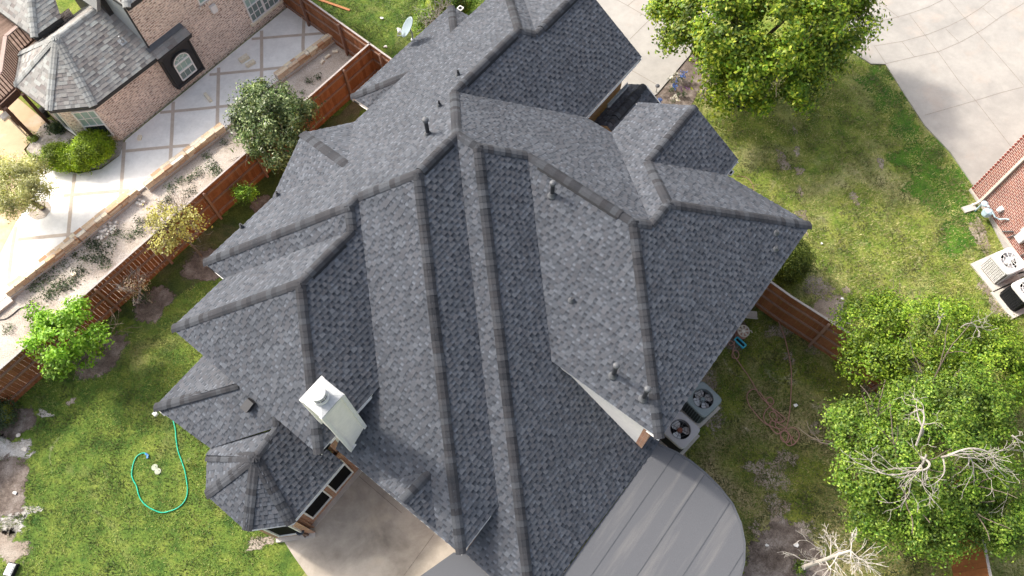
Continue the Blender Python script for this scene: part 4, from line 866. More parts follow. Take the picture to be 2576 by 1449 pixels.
for a_, b_ in zip(dpl[:4], dpl[1:5]):
    up_ = np.array([0, 0, RZ]); rl.beam(a_ + up_, b_ + up_, .15, .045); bl.beam(a_ + up_ * .1, b_ + up_ * .1, .04, .08); L = np.linalg.norm(b_ - a_); n = max(2, int(L / .13))
    for k in range(n + 1): c_ = a_ + (b_ - a_) * k / n; bl.beam(c_ + up_ * .06, c_ + up_ * .98, .04, .04, up=A3)
ro = rl.build('handrail', MT['rail'], dk); bl.build('baluster', MT['decktrim'], dk)
for (bx_, by_), (tx, ty) in (((130, 318), (56, 235)), ((90, 352), (12, 270)), ((48, 315), (20, 285))):
    b_ = at(bx_, by_); m_ = MB(); m_.beam(b_, b_ + np.array([0, 0, 1.95 if bx_ > 60 else 1.0]), .13, .13, up=A3); m_.build('post', MT['decktrim'], dk)
lt = at(16, 290, 1.3); m_ = MB(); m_.box(lt, .45, .3, .12, A3, B3); m_.box(lt - np.array([0, 0, .65]), .05, .05, 1.2); tag(m_.build('patio_lamp', MT['offwhite']), 'cream boxy lamp head under the timber deck at the left edge', 'lamp')
hd = at(120, 292, 0); m_ = MB()
m_.lathe(hd, [(.1, 0), (.1, .3), (.18, .32), (.18, .4), (.05, .42)], 14); tag(m_.build('plant_urn', MT['black']), 'small black urn by the gravel next to the neighbour\'s canted wall', 'urn')

# ================================================================== NEIGHBOUR ON THE RIGHT
g0 = np.array([16.98, 15.6, 0]); gd = np.array([.311, -.9505]); gn = np.array([-.9505, -.311])
rh = empty('house', g0, 'dark red brick house corner with white mortar at the right edge of the picture', 'house')
gw = lambda s, o=0.0: g0[:2] + gd * s + gn * o
m_ = MB(); m_.wall(gw(0), gw(9), .12, 4.0); m_.wall(gw(0) - gn * 9, gw(0), .12, 4.0)
for k in range(52):
    for s_ in (0,):
        if k % 2: m_.box((*(gw(.02, .004)), .16 + k * .075), .06, .06, .066, (*gd, 0), (*gn, 0))
m_.build('brick_wall', MT['rbrick'], rh)
m_ = MB(); m_.wall(gw(-.02, .03), gw(9, .03), 0, .13); m_.poly([(*gw(-.02, .03), .13), (*gw(9, .03), .13), (*gw(9, 0), .13), (*gw(-.02, 0), .13)]); m_.build('foundation', MT['pad'], rh)
m_ = MB(); m_.poly([(*gw(-.05, .1), 4.02), (*gw(9, .1), 4.02), (*gw(9, -6), 6.5), (*gw(-.05, -6), 6.5)]); m_.build('roof', MT['hcap'], rh)
m_ = MB(); ds = gw(.62, .06); m_.beam((*ds, .22), (*ds, 3.9), .08, .1, up=(*gn, 0)); m_.tube([(*ds, .25), (*(ds + gn * .12), .12), (*(ds + gn * .28), .08)], .05, 6); m_.build('downspout', MT['offwhite'], rh)
m_ = MB(); sp = gw(.7, .5); m_.box((*sp, .05), .5, .25, .06, (*gn, 0), (*gd, 0)); tag(m_.build('splash_block', MT['pad']), 'grey concrete splash block below the neighbour\'s white downspout', 'splash block')
for s_, z_, a_, b_, c_ in ((2.55, 1.25, .3, .16, .42), (2.62, .85, .32, .2, .36), (3.3, .95, .3, .16, .36)):
    m_ = MB(); m_.box((*gw(s_, b_ / 2), z_), a_, b_, c_, (*gd, 0), (*gn, 0)); m_.box((*gw(s_, b_ + .01), z_), a_ * .9, .02, c_ * .9, (*gd, 0), (*gn, 0)); m_.build('electrical_box', MT['acwhite'], rh)
m_ = MB(); m_.box((*gw(1.35, .06), .75), .16, .12, .2, (*gd, 0), (*gn, 0)); m_.lathe((*gw(1.35, .12), .75), [(.06, 0), (.06, .06), (.02, .07)], 10, 0, (*gd, 0), (0, 0, 1), (*gn, 0)); m_.build('vent_hood', MT['white'], rh)
m_ = MB()
for a_, b_ in (((2.3, .25), (2.5, 1.0)), ((2.0, .2), (2.25, .62)), ((3.05, .12), (3.2, .8)), ((2.75, .1), (3.05, .14))): m_.tube([(*gw(a_[0], .05), a_[1]), (*gw(b_[0], .05), b_[1])], .025, 6)
m_.build('conduit', MT['lead'], rh)
gm = empty('gas_meter', (*gw(1.15, .3), 0), 'pale blue gas meter with bent pipes on the red brick wall at the right', 'gas meter')
c = np.array([*gw(1.2, .28), .42]); m_ = MB(); m_.lathe(c - np.array([0, 0, .16]), [(.1, 0), (.16, .04), (.17, .16), (.15, .26), (.06, .31)], 16); m_.box(c + np.array([0, 0, .06]) + np.array([*gn, 0]) * .13, .2, .08, .2, (*gd, 0), (*gn, 0)); m_.build('meter_body', MT['meter'], gm)
m_ = MB(); rg_ = np.array([*gw(.9, .28), .55]); m_.lathe(rg_, [(.04, -.08), (.12, -.02), (.12, .03), (.05, .08)], 14); m_.build('regulator', MT['meter'], gm)
m_ = MB(); m_.tube([(*gw(.85, .32), 0), (*gw(.85, .32), .5), rg_, c + np.array([0, 0, .22]) - np.array([*gd, 0]) * .1], .028, 7); m_.tube([c + np.array([0, 0, .2]) + np.array([*gd, 0]) * .12, (*gw(1.5, .25), .55), (*gw(1.62, .1), .5), (*gw(1.75, .06), .72), (*gw(1.82, .02), .74)], .028, 7); m_.build('gas_pipe', MT['meter'], gm)

# ================================================================== FENCES
def fence(label, pts, h, side, boards='fence', gap_post=2.4, cap=True, first=.4, jit=.02, rails=(.3, .95, 1.5)):
    """board fence along ground points; rails and posts stand on the `side` (+1 left / -1 right of the walking direction)"""
    root = empty('wooden_fence', pts[0], label, 'fence'); b = MB(); rr_ = random.Random(len(label)); cp_ = MB(); carry = first
    for p, q in zip(pts[:-1], pts[1:]):
        p = np.array([*p[:2], 0]); q = np.array([*q[:2], 0]); d = q - p; L = np.linalg.norm(d); d /= L; n = np.array([-d[1], d[0], 0]) * side; k = int(L / .146)
        bw = L / k
        for i in range(k):
            c = p + d * (i + .5) * bw; hh = h + rr_.uniform(-jit, jit * .4); b.box(c + np.array([0, 0, hh / 2]) + n * rr_.uniform(-.004, .004), bw - rr_.uniform(.003, .007), .02, hh, d, n)
        for z in rails:
            if z < h: m_ = MB(); m_.beam(p + n * .035 + np.array([0, 0, z]), q + n * .035 + np.array([0, 0, z]), .045, .085); m_.build('rail', MT['fenced'], root)
        if cap: cp_.beam(p + np.array([0, 0, h + .012]), q + np.array([0, 0, h + .012]), .07, .03)
        s = carry
        while s < L:
            m_ = MB(); c = p + d * s + n * .1; m_.box(c + np.array([0, 0, h / 2 - .02]), .09, .09, h - .04, d, n); m_.lathe(c + np.array([0, 0, h - .04]), [(.03, 0), (.03, .03)], 10); m_.build('post', MT['fenced'], root); s += gap_post
        carry = s - L
    b.build('board_panel', MT[boards], root)
    if cap: cp_.build('top_cap', MT['fencecap'], root)
    return root
fl0 = at(551, 548); fdir = (at(941, 181) - at(77, 960))[:2]; fdir /= np.linalg.norm(fdir)
LFp = [fl0[:2] - fdir * 13, fl0[:2] + fdir * 8.85]
fence('long red-brown board fence running diagonally down the left, rails and posts facing the lawn', LFp, 1.75, -1, first=13 - 2.4 * 5 + .02)
LF1 = at(941, 181)[:2]; LF0 = at(730, 27)[:2]; bd = (LF1 - LF0) / np.linalg.norm(LF1 - LF0)
fence('shorter red-brown board fence meeting the long fence at the top, beside the satellite dish', [LF0 - bd * 2.2, LF1 + bd * 2.1], 1.75, -1, first=1.2)
RF = gp([(1862, 743), (1947, 805), (2026, 856), (2110, 912), (2225, 1003)])
fence('red-brown board fence curving away from the right corner of the house', RF, 1.9, -1, first=.45)
RF2 = gp([(2368, 1225), (2383, 1360), (2402, 1470), (2430, 1640)])
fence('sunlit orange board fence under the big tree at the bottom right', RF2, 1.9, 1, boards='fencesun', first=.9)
fence('dark short stretch of board fence at the right edge behind the big tree', gp([(2535, 988), (2620, 960)]), 1.7, 1, first=.5)

# ================================================================== STONE WALL
def stone_wall(label, path, h0, courses, seed, wythes=2, foot=True):
    root = empty('stone_wall', (*path[0][:2], 0), label, 'garden wall'); b = MB(); r = random.Random(seed); ft = MB(); mo = MB()
    for p, q in zip(path[:-1], path[1:]):
        p = np.array([*p[:2], 0]); q = np.array([*q[:2], 0]); d = q - p; L = np.linalg.norm(d); d /= L; n = np.array([-d[1], d[0], 0])
        ft.box((p + q) / 2 + np.array([0, 0, h0 / 2]) - n * .04, L, .31, h0, d, n)
        mo.box((p + q) / 2 + np.array([0, 0, h0 + courses * .05]), L - .02, .18, courses * .1 - .02, d, n)
        for c_ in range(courses):
            for w_ in range(wythes):
                s = 0.0
                while s < L - .02:
                    l_ = min(r.uniform(.22, .62), L - s); off = (w_ - (wythes - 1) / 2) * .155 + r.uniform(-.015, .015)
                    b.box(p + d * (s + l_ / 2) + n * off + np.array([0, 0, h0 + .1 * c_ + .05]), l_ - .022, .135, .092 + r.uniform(-.008, .008), d, n); s += l_
    b.build('stone_course', MT['stone'], root); mo.build('mortar_core', MT['mortar'], root); ft.build('footing', MT['pad'], root); return root
stone_wall('tan stacked stone wall segment at the left, ending at a white kerb', gp([(25, 746), (205, 606), (352, 486)]), .12, 3, 1)
stone_wall('tan stacked stone wall segment in the middle, left of the round evergreen tree', gp([(372, 478), (475, 398), (568, 328)]), .12, 3, 2)
stone_wall('tan stacked stone wall segment at the top, by the fence corner', gp([(700, 205), (780, 146), (848, 96)]), .12, 3, 3)
m_ = MB(); m_.beam(at(-80, 838, .06), at(30, 752, .06), .3, .14); tag(m_.build('kerb', MT['pad']), 'pale concrete kerb strip at the left edge below the stone wall', 'kerb')
def block(x, y, L, wd, h, ang, label, z0=PZ + .004):
    c = at(x, y, z0 + h / 2); m_ = MB(); a_ = np.array([math.cos(ang), math.sin(ang), 0]); m_.box(c, L, wd, h, a_, (-a_[1], a_[0], 0)); V = m_.v; m_.v = [(x_ + rnd.uniform(-.012, .012), y_ + rnd.uniform(-.012, .012), z_) for x_, y_, z_ in V]
    tag(m_.build('stone_block', MT['stone']), label, 'stone block')
block(614, 147, .42, .2, .16, .75, 'thick tan stone block, upper of two lying close together on the pale patio')
block(630, 160, .42, .16, .14, .7, 'tan stone block, lower of two lying close together on the pale patio')
block(523, 245, .52, .12, .1, -.9, 'long narrow tan stone slab lying alone on the pale patio')
block(351, 346, .2, .13, .1, 1.55, 'small tan stone block lying near the pink brick corner')
block(843, 130, .22, .1, .09, .1, 'short tan stone piece nearest the fence in the upper bed', .012)
block(824, 142, .24, .1, .09, .75, 'tan stone piece in the middle of three in the upper bed', .012)
block(811, 156, .2, .1, .09, 1.1, 'tan stone piece lowest of three in the upper bed', .012)
block(562 / 3 + 0, 483 + 622 / 3, .16, .12, .1, .5, 'single orange stone lying in the pale bed above the long fence', .012)

# ================================================================== AIR CONDITIONERS
def condenser(x, y, size, h, ang, label, top, side, nspoke, blades, bladem, hub, group=None, rib=True, padm='pad', hole=.36, pad=1.2):
    """x, y: pixel of the middle of the top"""
    c = at(x, y, h + .06); base = np.array([c[0], c[1], 0]); root = empty('air_conditioner', base, label, 'air conditioner', group)
    X = np.array([math.cos(ang), math.sin(ang), 0]); Y = np.array([-X[1], X[0], 0]); Z = np.array([0, 0, 1.0]); s = size / 2
    m_ = MB(); m_.box(base + Z * .035, size * pad, size * pad, .07, X, Y); m_.build('pad', MT[padm], root)
    def outl(r_, k, n=48):
        t_ = 2 * math.pi * k / n; c_, s_ = math.cos(t_), math.sin(t_); e_ = 7; q = (abs(c_) ** e_ + abs(s_) ** e_) ** (-1 / e_); return X * r_ * q * c_ + Y * r_ * q * s_
    n = 48; m_ = MB(); V = [base + outl(s * .97, k) + Z * z for z in (.07, h) for k in range(n)]
    m_.mesh(V, [(k, (k + 1) % n, n + (k + 1) % n, n + k) for k in range(n)])
    cab = m_.build('cabinet', MT[side], root)
    if rib:
        m_ = MB()
        for i in range(4):
            d_, o_ = ((X, Y), (Y, -X), (-X, -Y), (-Y, X))[i]
            for k in range(9): u = (k - 4) / 4 * s * .78; m_.box(base + o_ * -s * .975 + d_ * u + Z * (.1 + (h - .1) / 2), .02, .02, h - .14, d_, o_)
            if rib == 2:
                for k in range(10): m_.box(base + o_ * -s * .98 + Z * (.14 + (h - .2) * k / 9), s * 1.7, .02, .015, d_, o_)
        m_.build('louvre', MT['acgreen' if rib == 1 else 'black' if side == 'black' else 'acwhite'], root)
    m_ = MB(); hr = size * hole; V = [base + outl(s * 1.03, k) + Z * (h - .04) for k in range(n)] + [base + outl(s * 1.03, k) + Z * (h + .03) for k in range(n)] + [base + outl(s * .97, k) + Z * (h + .06) for k in range(n)]
    V += [base + (X * math.cos(2 * math.pi * k / n) + Y * math.sin(2 * math.pi * k / n)) * hr + Z * (h + .06) for k in range(n)] + [base + (X * math.cos(2 * math.pi * k / n) + Y * math.sin(2 * math.pi * k / n)) * hr + Z * (h - .12) for k in range(n)]
    m_.mesh(V, [(r * n + k, r * n + (k + 1) % n, (r + 1) * n + (k + 1) % n, (r + 1) * n + k) for r in range(4) for k in range(n)]); tp = m_.build('top_cover', MT[top], root)
    m_ = MB(); m_.poly([base + (X * math.cos(2 * math.pi * k / n) + Y * math.sin(2 * math.pi * k / n)) * (hr + .01) + Z * (h - .3) for k in range(n)]); 
    V = [base + (X * math.cos(2 * math.pi * k / n) + Y * math.sin(2 * math.pi * k / n)) * hr * 1.002 + Z * z for z in (h - .3, h - .11) for k in range(n)]; m_.mesh(V, [(k, (k + 1) % n, n + (k + 1) % n, n + k) for k in range(n)]); m_.build('fan_well', MT['black'], root)
    fz = h - .1; fan = MB()
    for k in range(blades):
        t_ = 2 * math.pi * k / blades + ang * 1.7; u = X * math.cos(t_) + Y * math.sin(t_); v = -X * math.sin(t_) + Y * math.cos(t_)
        q = [u * .07 - v * .06 + Z * .04, u * hr * .6 - v * .15 + Z * .06, u * hr * .93 - v * .13 + Z * .06, u * hr * .96 + v * .1 - Z * .03, u * hr * .6 + v * .13 - Z * .04, u * .07 + v * .06 - Z * .03]
        fan.mesh([base + Z * fz + a for a in q] + [base + Z * (fz - .01) + a for a in q], [(0, 1, 2, 3, 4, 5), (11, 10, 9, 8, 7, 6)])
    fo = fan.build('fan', MT[bladem], root)
    m_ = MB(); m_.lathe(base + Z * (fz - .05), [(.09, 0), (.09, .12), (.07, .15), (.02, .16)], 18); m_.build('fan_hub', MT[hub], fo)
    m_ = MB()
    for k in range(nspoke): t_ = 2 * math.pi * k / nspoke + .3; u = X * math.cos(t_) + Y * math.sin(t_); m_.tube([base + u * .06 + Z * (h + .075), base + u * hr * 1.02 + Z * (h + .065)], .009, 5)
    for rr_ in (.4, .7, 1.0):
        m_.tube([base + (X * math.cos(2 * math.pi * k / 32) + Y * math.sin(2 * math.pi * k / 32)) * hr * rr_ + Z * (h + .068) for k in range(33)], .006, 4, cap=False)
    m_.build('fan_guard', MT['lead' if top != 'acwhite' else 'white'], root)
    return root
condenser(1769, 1003, .9, .92, AL - .18, 'grey-green air conditioner with ribbed sides and pale fan blades, upper of two beside the house', 'acgreen', 'acside', 8, 4, 'blade', 'acgreen', rib=1, hole=.36)
condenser(1712, 1080, .93, .85, AL - .12, 'light grey topped air conditioner with black sides and rusty fan hub beside the house', 'aclight', 'black', 4, 3, 'blade', 'rusthub', rib=0, hole=.34)
condenser(2541, 655, .86, .85, math.atan2(gd[1], gd[0]) + .1, 'white-topped taupe air conditioner on a pale pad by the red brick wall', 'acwhite', 'actan', 10, 3, 'aclight', 'white', rib=2, padm='pad', pad=1.45, hole=.37)
condenser(2588, 727, .8, .85, math.atan2(gd[1], gd[0]) + .1, 'black-sided air conditioner half out of the picture at the right edge', 'acwhite', 'black', 10, 3, 'aclight', 'white', rib=2, padm='pad', pad=1.4, hole=.37)
m_ = MB(); m_.tube([at(2560, 688, .15), at(2552, 690, .3), at(2575, 684, .4), at(2600, 680, .3)], .03, 6); tag(m_.build('refrigerant_line', MT['black']), 'black insulated pipe between the two neighbour air conditioners', 'pipe')

# ================================================================== HOSES AND SMALL THINGS
def smooth(P, n=6):
    P = [np.array(p, float) for p in P]; out = []
    for i in range(len(P) - 1):
        a, b, c, d = P[max(i - 1, 0)], P[i], P[i + 1], P[min(i + 2, len(P) - 1)]
        for k in range(n):
            t_ = k / n; out.append(.5 * ((2 * b) + (c - a) * t_ + (2 * a - 5 * b + 4 * c - d) * t_ * t_ + (3 * b - a - 3 * c + d) * t_ ** 3))
    out.append(P[-1]); return out
B1 = lambda l: [(x / 3, 966 + y / 3) for x, y in l]
hz = .03
hp = smooth(gp(B1([(1300, 250), (1322, 335), (1328, 400), (1340, 490), (1370, 580), (1395, 655), (1410, 740), (1415, 800), (1408, 850), (1385, 895), (1340, 935), (1280, 960), (1230, 970), (1190, 963), (1130, 935), (1090, 905), (1062, 870), (1045, 830), (1030, 770), (1008, 730), (995, 690), (998, 640), (1010, 590), (1030, 550), (1060, 527), (1085, 520), (1098, 525)]), hz))
hose = empty('garden_hose', hp[-1], 'bright teal garden hose curled in a loop on the green lawn', 'hose')
m_ = MB(); m_.tube(hp, .019, 7); m_.build('hose_tube', MT['teal'], hose, True)
m_ = MB(); nd_ = at(*B1([(1112, 535)])[0], .05); m_.tube([hp[-1], hp[-1] + (nd_ - hp[-1]) * .5, nd_], [.025, .04, .03], 8); m_.box(nd_ + np.array([.02, -.05, 0]), .05, .12, .04); m_.build('nozzle', MT['bluep'], hose)
HB = lambda l: [(1820.9 + x * .24246, 798.6 + y * .24246) for x, y in l]
def zs(P, base=.02, seed=3):
    r = random.Random(seed); return [np.array([p[0], p[1], base + r.uniform(0, .03)]) for p in P]
bh = empty('garden_hose', at(2010, 1060), 'tangled brown hose lying in loops on the worn grass at the right', 'hose')
L1 = HB([(118, 175), (112, 225), (105, 270), (85, 290), (60, 294), (42, 272), (55, 250), (90, 262), (103, 300), (88, 350), (95, 390), (120, 430), (140, 425), (150, 390), (135, 355), (105, 350), (80, 385), (85, 425), (120, 435), (160, 490), (205, 550), (240, 600), (270, 650), (300, 700), (330, 750), (380, 830), (440, 890), (490, 945), (530, 1000), (545, 1060), (520, 1085), (490, 1060), (468, 1015), (485, 985), (520, 990), (570, 1030), (600, 1070), (590, 1092), (550, 1085), (520, 1050)])
L2 = HB([(330, 755), (300, 752), (265, 768), (240, 800), (235, 850), (260, 920), (320, 1000), (380, 1070), (440, 1115), (500, 1140), (560, 1160), (610, 1165), (650, 1185), (690, 1240), (730, 1290), (735, 1312), (705, 1325), (690, 1300), (700, 1250), (720, 1240)])
L3 = HB([(360, 780), (400, 830), (440, 880), (500, 905), (508, 870), (480, 838), (450, 840), (435, 870), (470, 930), (540, 980), (600, 1030), (627, 1050), (615, 1080), (570, 1095), (520, 1095)])
L4 = HB([(500, 905), (455, 945), (420, 985), (405, 1040), (420, 1090), (465, 1130), (520, 1195), (560, 1215), (578, 1195), (555, 1160), (525, 1130), (525, 1095), (490, 1080), (470, 1105), (478, 1150), (530, 1205), (560, 1212), (610, 1180), (650, 1200), (660, 1245), (635, 1300), (600, 1285), (578, 1245), (590, 1200), (630, 1180), (670, 1215), (685, 1250), (660, 1300), (625, 1305)])
L5 = HB([(585, 1240), (620, 1290), (660, 1335), (700, 1330), (740, 1300), (770, 1250), (765, 1200), (730, 1160), (690, 1148), (655, 1165), (600, 1130), (540, 1095)])
L6 = HB([(545, 20), (580, 110), (620, 220), (650, 340), (672, 440), (688, 560), (692, 680), (686, 800), (678, 920), (665, 1040), (640, 1140), (625, 1165)])
m_ = MB()
for i, L in enumerate((L1, L2, L3, L4, L5, L6)): m_.tube(smooth(zs(gp(L), .05 + .008 * i, i)), .017, 6)
m_.build('hose_tube', MT['brownhose'], bh, True)
m_ = MB(); m_.tube(smooth(gp([(1852, 443), (1870, 444), (1885, 452), (1893, 465), (1897, 482)], .02)), .012, 6); tag(m_.build('garden_hose', MT['brownhose']), 'short piece of brown hose curving out from under the eave on the right lawn', 'hose')
m_ = MB(); m_.tube(smooth(gp([(-20, 805), (10, 803), (30, 792), (50, 776), (72, 771)], .03)), .018, 6); tag(m_.build('drip_line', MT['black']), 'black irrigation pipe in the pale bed at the left edge', 'pipe')
rc = at(1870.6, 832.5, .3); reel = empty('hose_reel', (rc[0], rc[1], 0), 'beige round hose reel wheel with seven spokes against the house on the right', 'hose reel')
m_ = MB(); Zr = np.array([.1, -.15, 1.0]); Zr /= np.linalg.norm(Zr); Xr = np.cross((0, 1, 0), Zr); Xr /= np.linalg.norm(Xr); Yr = np.cross(Zr, Xr)
m_.tube([rc + (Xr * math.cos(t_) + Yr * math.sin(t_)) * .2 for t_ in np.linspace(0, 2 * math.pi, 33)], .022, 7, cap=False)
m_.build('rim', MT['beige'], reel); m_ = MB()
for k in range(7):
    t_ = 2 * math.pi * k / 7; u = Xr * math.cos(t_) + Yr * math.sin(t_); v = np.cross(Zr, u); m_.mesh([rc + u * .05 - v * .02, rc + u * .2 - v * .05, rc + u * .2 + v * .05, rc + u * .05 + v * .02], [(0, 1, 2, 3)]); m_.mesh([rc - Zr * .01 + u * .05 - v * .02, rc - Zr * .01 + u * .2 - v * .05, rc - Zr * .01 + u * .2 + v * .05, rc - Zr * .01 + u * .05 + v * .02], [(3, 2, 1, 0)])
m_.build('spoke', MT['beige'], reel); m_ = MB(); m_.lathe(rc, [(.06, -.03), (.06, .02), (.02, .03)], 16, 0, Xr, Yr, Zr); m_.build('hub', MT['offwhite'], reel)
m_ = MB(); m_.lathe((rc[0], rc[1], 0), [(.2, .0), (.2, .05), (.12, .08), (.12, .24), (.17, .27)], 20); m_.build('drum', MT['brownhose'], reel); m_ = MB(); m_.tube([rc + Xr * .2, rc + Xr * .27 + Yr * .02, rc + Xr * .3 - Yr * .06], .02, 6); m_.build('crank', MT['beige'], reel)
tc = at(1862, 862, .05); ta = np.array([math.cos(-.87), math.sin(-.87), 0]); tb = np.array([-ta[1], ta[0], 0]); tray = empty('plant_tray', (tc[0], tc[1], 0), 'bright cyan narrow plastic tray on the bare soil by the house', 'tray')
m_ = MB(); m_.box(tc + tb * .075, .42, .035, .09, ta, tb); m_.box(tc - tb * .075, .42, .035, .09, ta, tb); m_.box(tc + ta * .2, .04, .115, .09, ta, tb); m_.box(tc - ta * .2, .04, .115, .09, ta, tb); m_.build('tray_rim', MT['cyan'], tray)
m_ = MB(); m_.box(tc - np.array([0, 0, .03]), .37, .12, .02, ta, tb)
for k in range(9): m_.box(tc + ta * rnd.uniform(-.15, .15) + tb * rnd.uniform(-.03, .03), .06, .03, .05, (math.cos(k), math.sin(k), 0), (-math.sin(k), math.cos(k), 0))
m_.build('tray_soil', MT['black'], tray)
m_ = MB(); c = at(1886, 792, .06); m_.box(c, .5, .26, .05, (1, -.12, 0), (.12, 1, 0)); m_.box(c + np.array([-.0, .12, .03]), .5, .03, .04, (1, -.12, 0), (.12, 1, 0)); m_.box(c + np.array([-.0, -.12, .03]), .5, .03, .04, (1, -.12, 0), (.12, 1, 0)); tag(m_.build('splash_block', MT['pad']), 'pale grey concrete splash block by the right fence under the main eave', 'splash block')
for i, (x, y, lb_) in enumerate(((390, 1176, 'round pale green utility lid, left of the two inside the hose loop'), (398, 1186, 'round pale green utility lid, right of the two inside the hose loop'))):
    m_ = MB(); m_.lathe(at(x, y, 0), [(.105, 0), (.105, .03), (.09, .035)], 22); o = m_.build('utility_lid', MT['lid']); tag(o, lb_, 'utility lid', 'round utility lids in the lawn'); m_ = MB(); c = at(x + 2, y - 2, .036); m_.lathe(c, [(.015, 0), (.015, .004)], 10); m_.build('lid_hole', MT['black'], o)
bc = at(27, 1433, .1); bx_ = empty('storage_bin', (bc[0], bc[1], 0), 'small white-topped box on the lawn at the bottom left corner', 'box')
m_ = MB(); m_.box(bc - np.array([0, 0, .04]), .3, .4, .16, (.97, -.2, 0), (.2, .97, 0)); m_.build('bin_body', MT['black'], bx_); m_ = MB(); m_.box(bc + np.array([0, 0, .05]), .24, .34, .04, (.97, -.2, 0), (.2, .97, 0)); m_.box(bc + np.array([0, 0, .075]), .18, .28, .03, (.97, -.2, 0), (.2, .97, 0)); m_.build('bin_lid', MT['white'], bx_)
rc = at(754.5, 1335.5, .75); rs = empty('ring_stand', (rc[0], rc[1], 0), 'dark blue rubber ring on short wooden legs beside the bay windows', 'stand')
m_ = MB(); m_.tube([rc + np.array([.1 * math.cos(t_), .1 * math.sin(t_), 0]) for t_ in np.linspace(0, 2 * math.pi, 25)], .035, 10, cap=False); m_.build('ring', MT['rubber'], rs, True)
for i, (lx, ly) in enumerate(((777, 1346), (768, 1351), (765, 1340), (752, 1345))):
    m_ = MB(); g_ = at(lx, ly, .06); m_.beam(rc + np.array([(-.05, .05, .04, -.04)[i], -.05, -.03]), g_, .05, .05, up=A3); m_.build('leg', MT['deck'], rs)
m_ = MB(); p, q = at(800, -2, .03), at(880, 26, .03); m_.beam(p, q, .11, .05); tag(m_.build('timber_plank', MT['timber']), 'orange-brown timber plank lying on the grass at the top', 'plank')
lit = [(960, 46, .1, 'larger white scrap of litter on the grass near the satellite dish'), (970, 118, .12, 'long white scrap of litter beside the fence corner'), (2001, 1020, .09, 'white scrap of litter beside the tangled brown hose'), (2118, 752, .08, 'white scrap of litter by the young green tree on the right lawn'), (2067, 613, .06, 'tiny white scrap on the grass right of the round bush'),
       (2002, 1372, .1, 'white stone chip on the mulch near the dead tree'), (1929, 1372, .07, 'small white chip on the grass left of the dead tree mulch'), (47, 1095, .12, 'white flat stone in the mulch at the left edge'), (38, 1240, .1, 'white scrap on the mulch ring at the left edge'), (62, 1130, .13, 'white lump of rubble at the left edge of the lawn')]
for i, (x, y, r, lb_) in enumerate(lit):
    rr_ = random.Random(i); c = at(x, y, .03); V = [c + np.array([r * rr_.uniform(.5, 1) * math.cos(t_), r * rr_.uniform(.4, .8) * math.sin(t_), rr_.uniform(-.01, .02)]) for t_ in np.linspace(0, 2 * math.pi, 8)[:-1]]; m_ = MB(); m_.mesh(V + [v + np.array([0, 0, .03]) for v in V], [tuple(range(6, -1, -1)), tuple(range(7, 14))] + [(k, (k + 1) % 7, 7 + (k + 1) % 7, 7 + k) for k in range(7)])
    tag(m_.build('litter_scrap' if r < .12 else 'pale_stone', MT['white'] if r < .12 else MT['rock']), lb_, 'scrap')
rp = [(x / 3, 483 + y / 3) for x, y in [(745, 345), (770, 335), (760, 270), (790, 262), (800, 290), (820, 300), (845, 285), (835, 262), (868, 262), (875, 285), (850, 310), (812, 322), (780, 300), (880, 230), (830, 235), (772, 355), (795, 340), (755, 300), (1040, 85), (1065, 95), (1085, 75), (1055, 60)]]
for i, (x, y) in enumerate(rp):
    rr_ = random.Random(i + 50); c = at(x, y, .05); R_ = rr_.uniform(.07, .13); m_ = MB(); V = []
    for k in range(7): t_ = 2 * math.pi * k / 7; V.append(c + np.array([R_ * rr_.uniform(.7, 1.1) * math.cos(t_), R_ * rr_.uniform(.6, 1) * math.sin(t_), -.05]))
    V2 = [c + (v - c) * np.array([.72, .72, 0]) + np.array([rr_.uniform(-.01, .01), 0, .04 + rr_.uniform(0, .03)]) for v in V]
    m_.mesh(V + V2, [tuple(range(7, 14))] + [(k, (k + 1) % 7, 7 + (k + 1) % 7, 7 + k) for k in range(7)])
    far = i > 17; tag(m_.build('rock', MT['rock']), 'white rock in the small heap near the stone wall step' if far else 'white rock in the larger heap between stone wall and fence', 'rock', 'rocks in the small heap' if far else 'rocks in the larger heap')

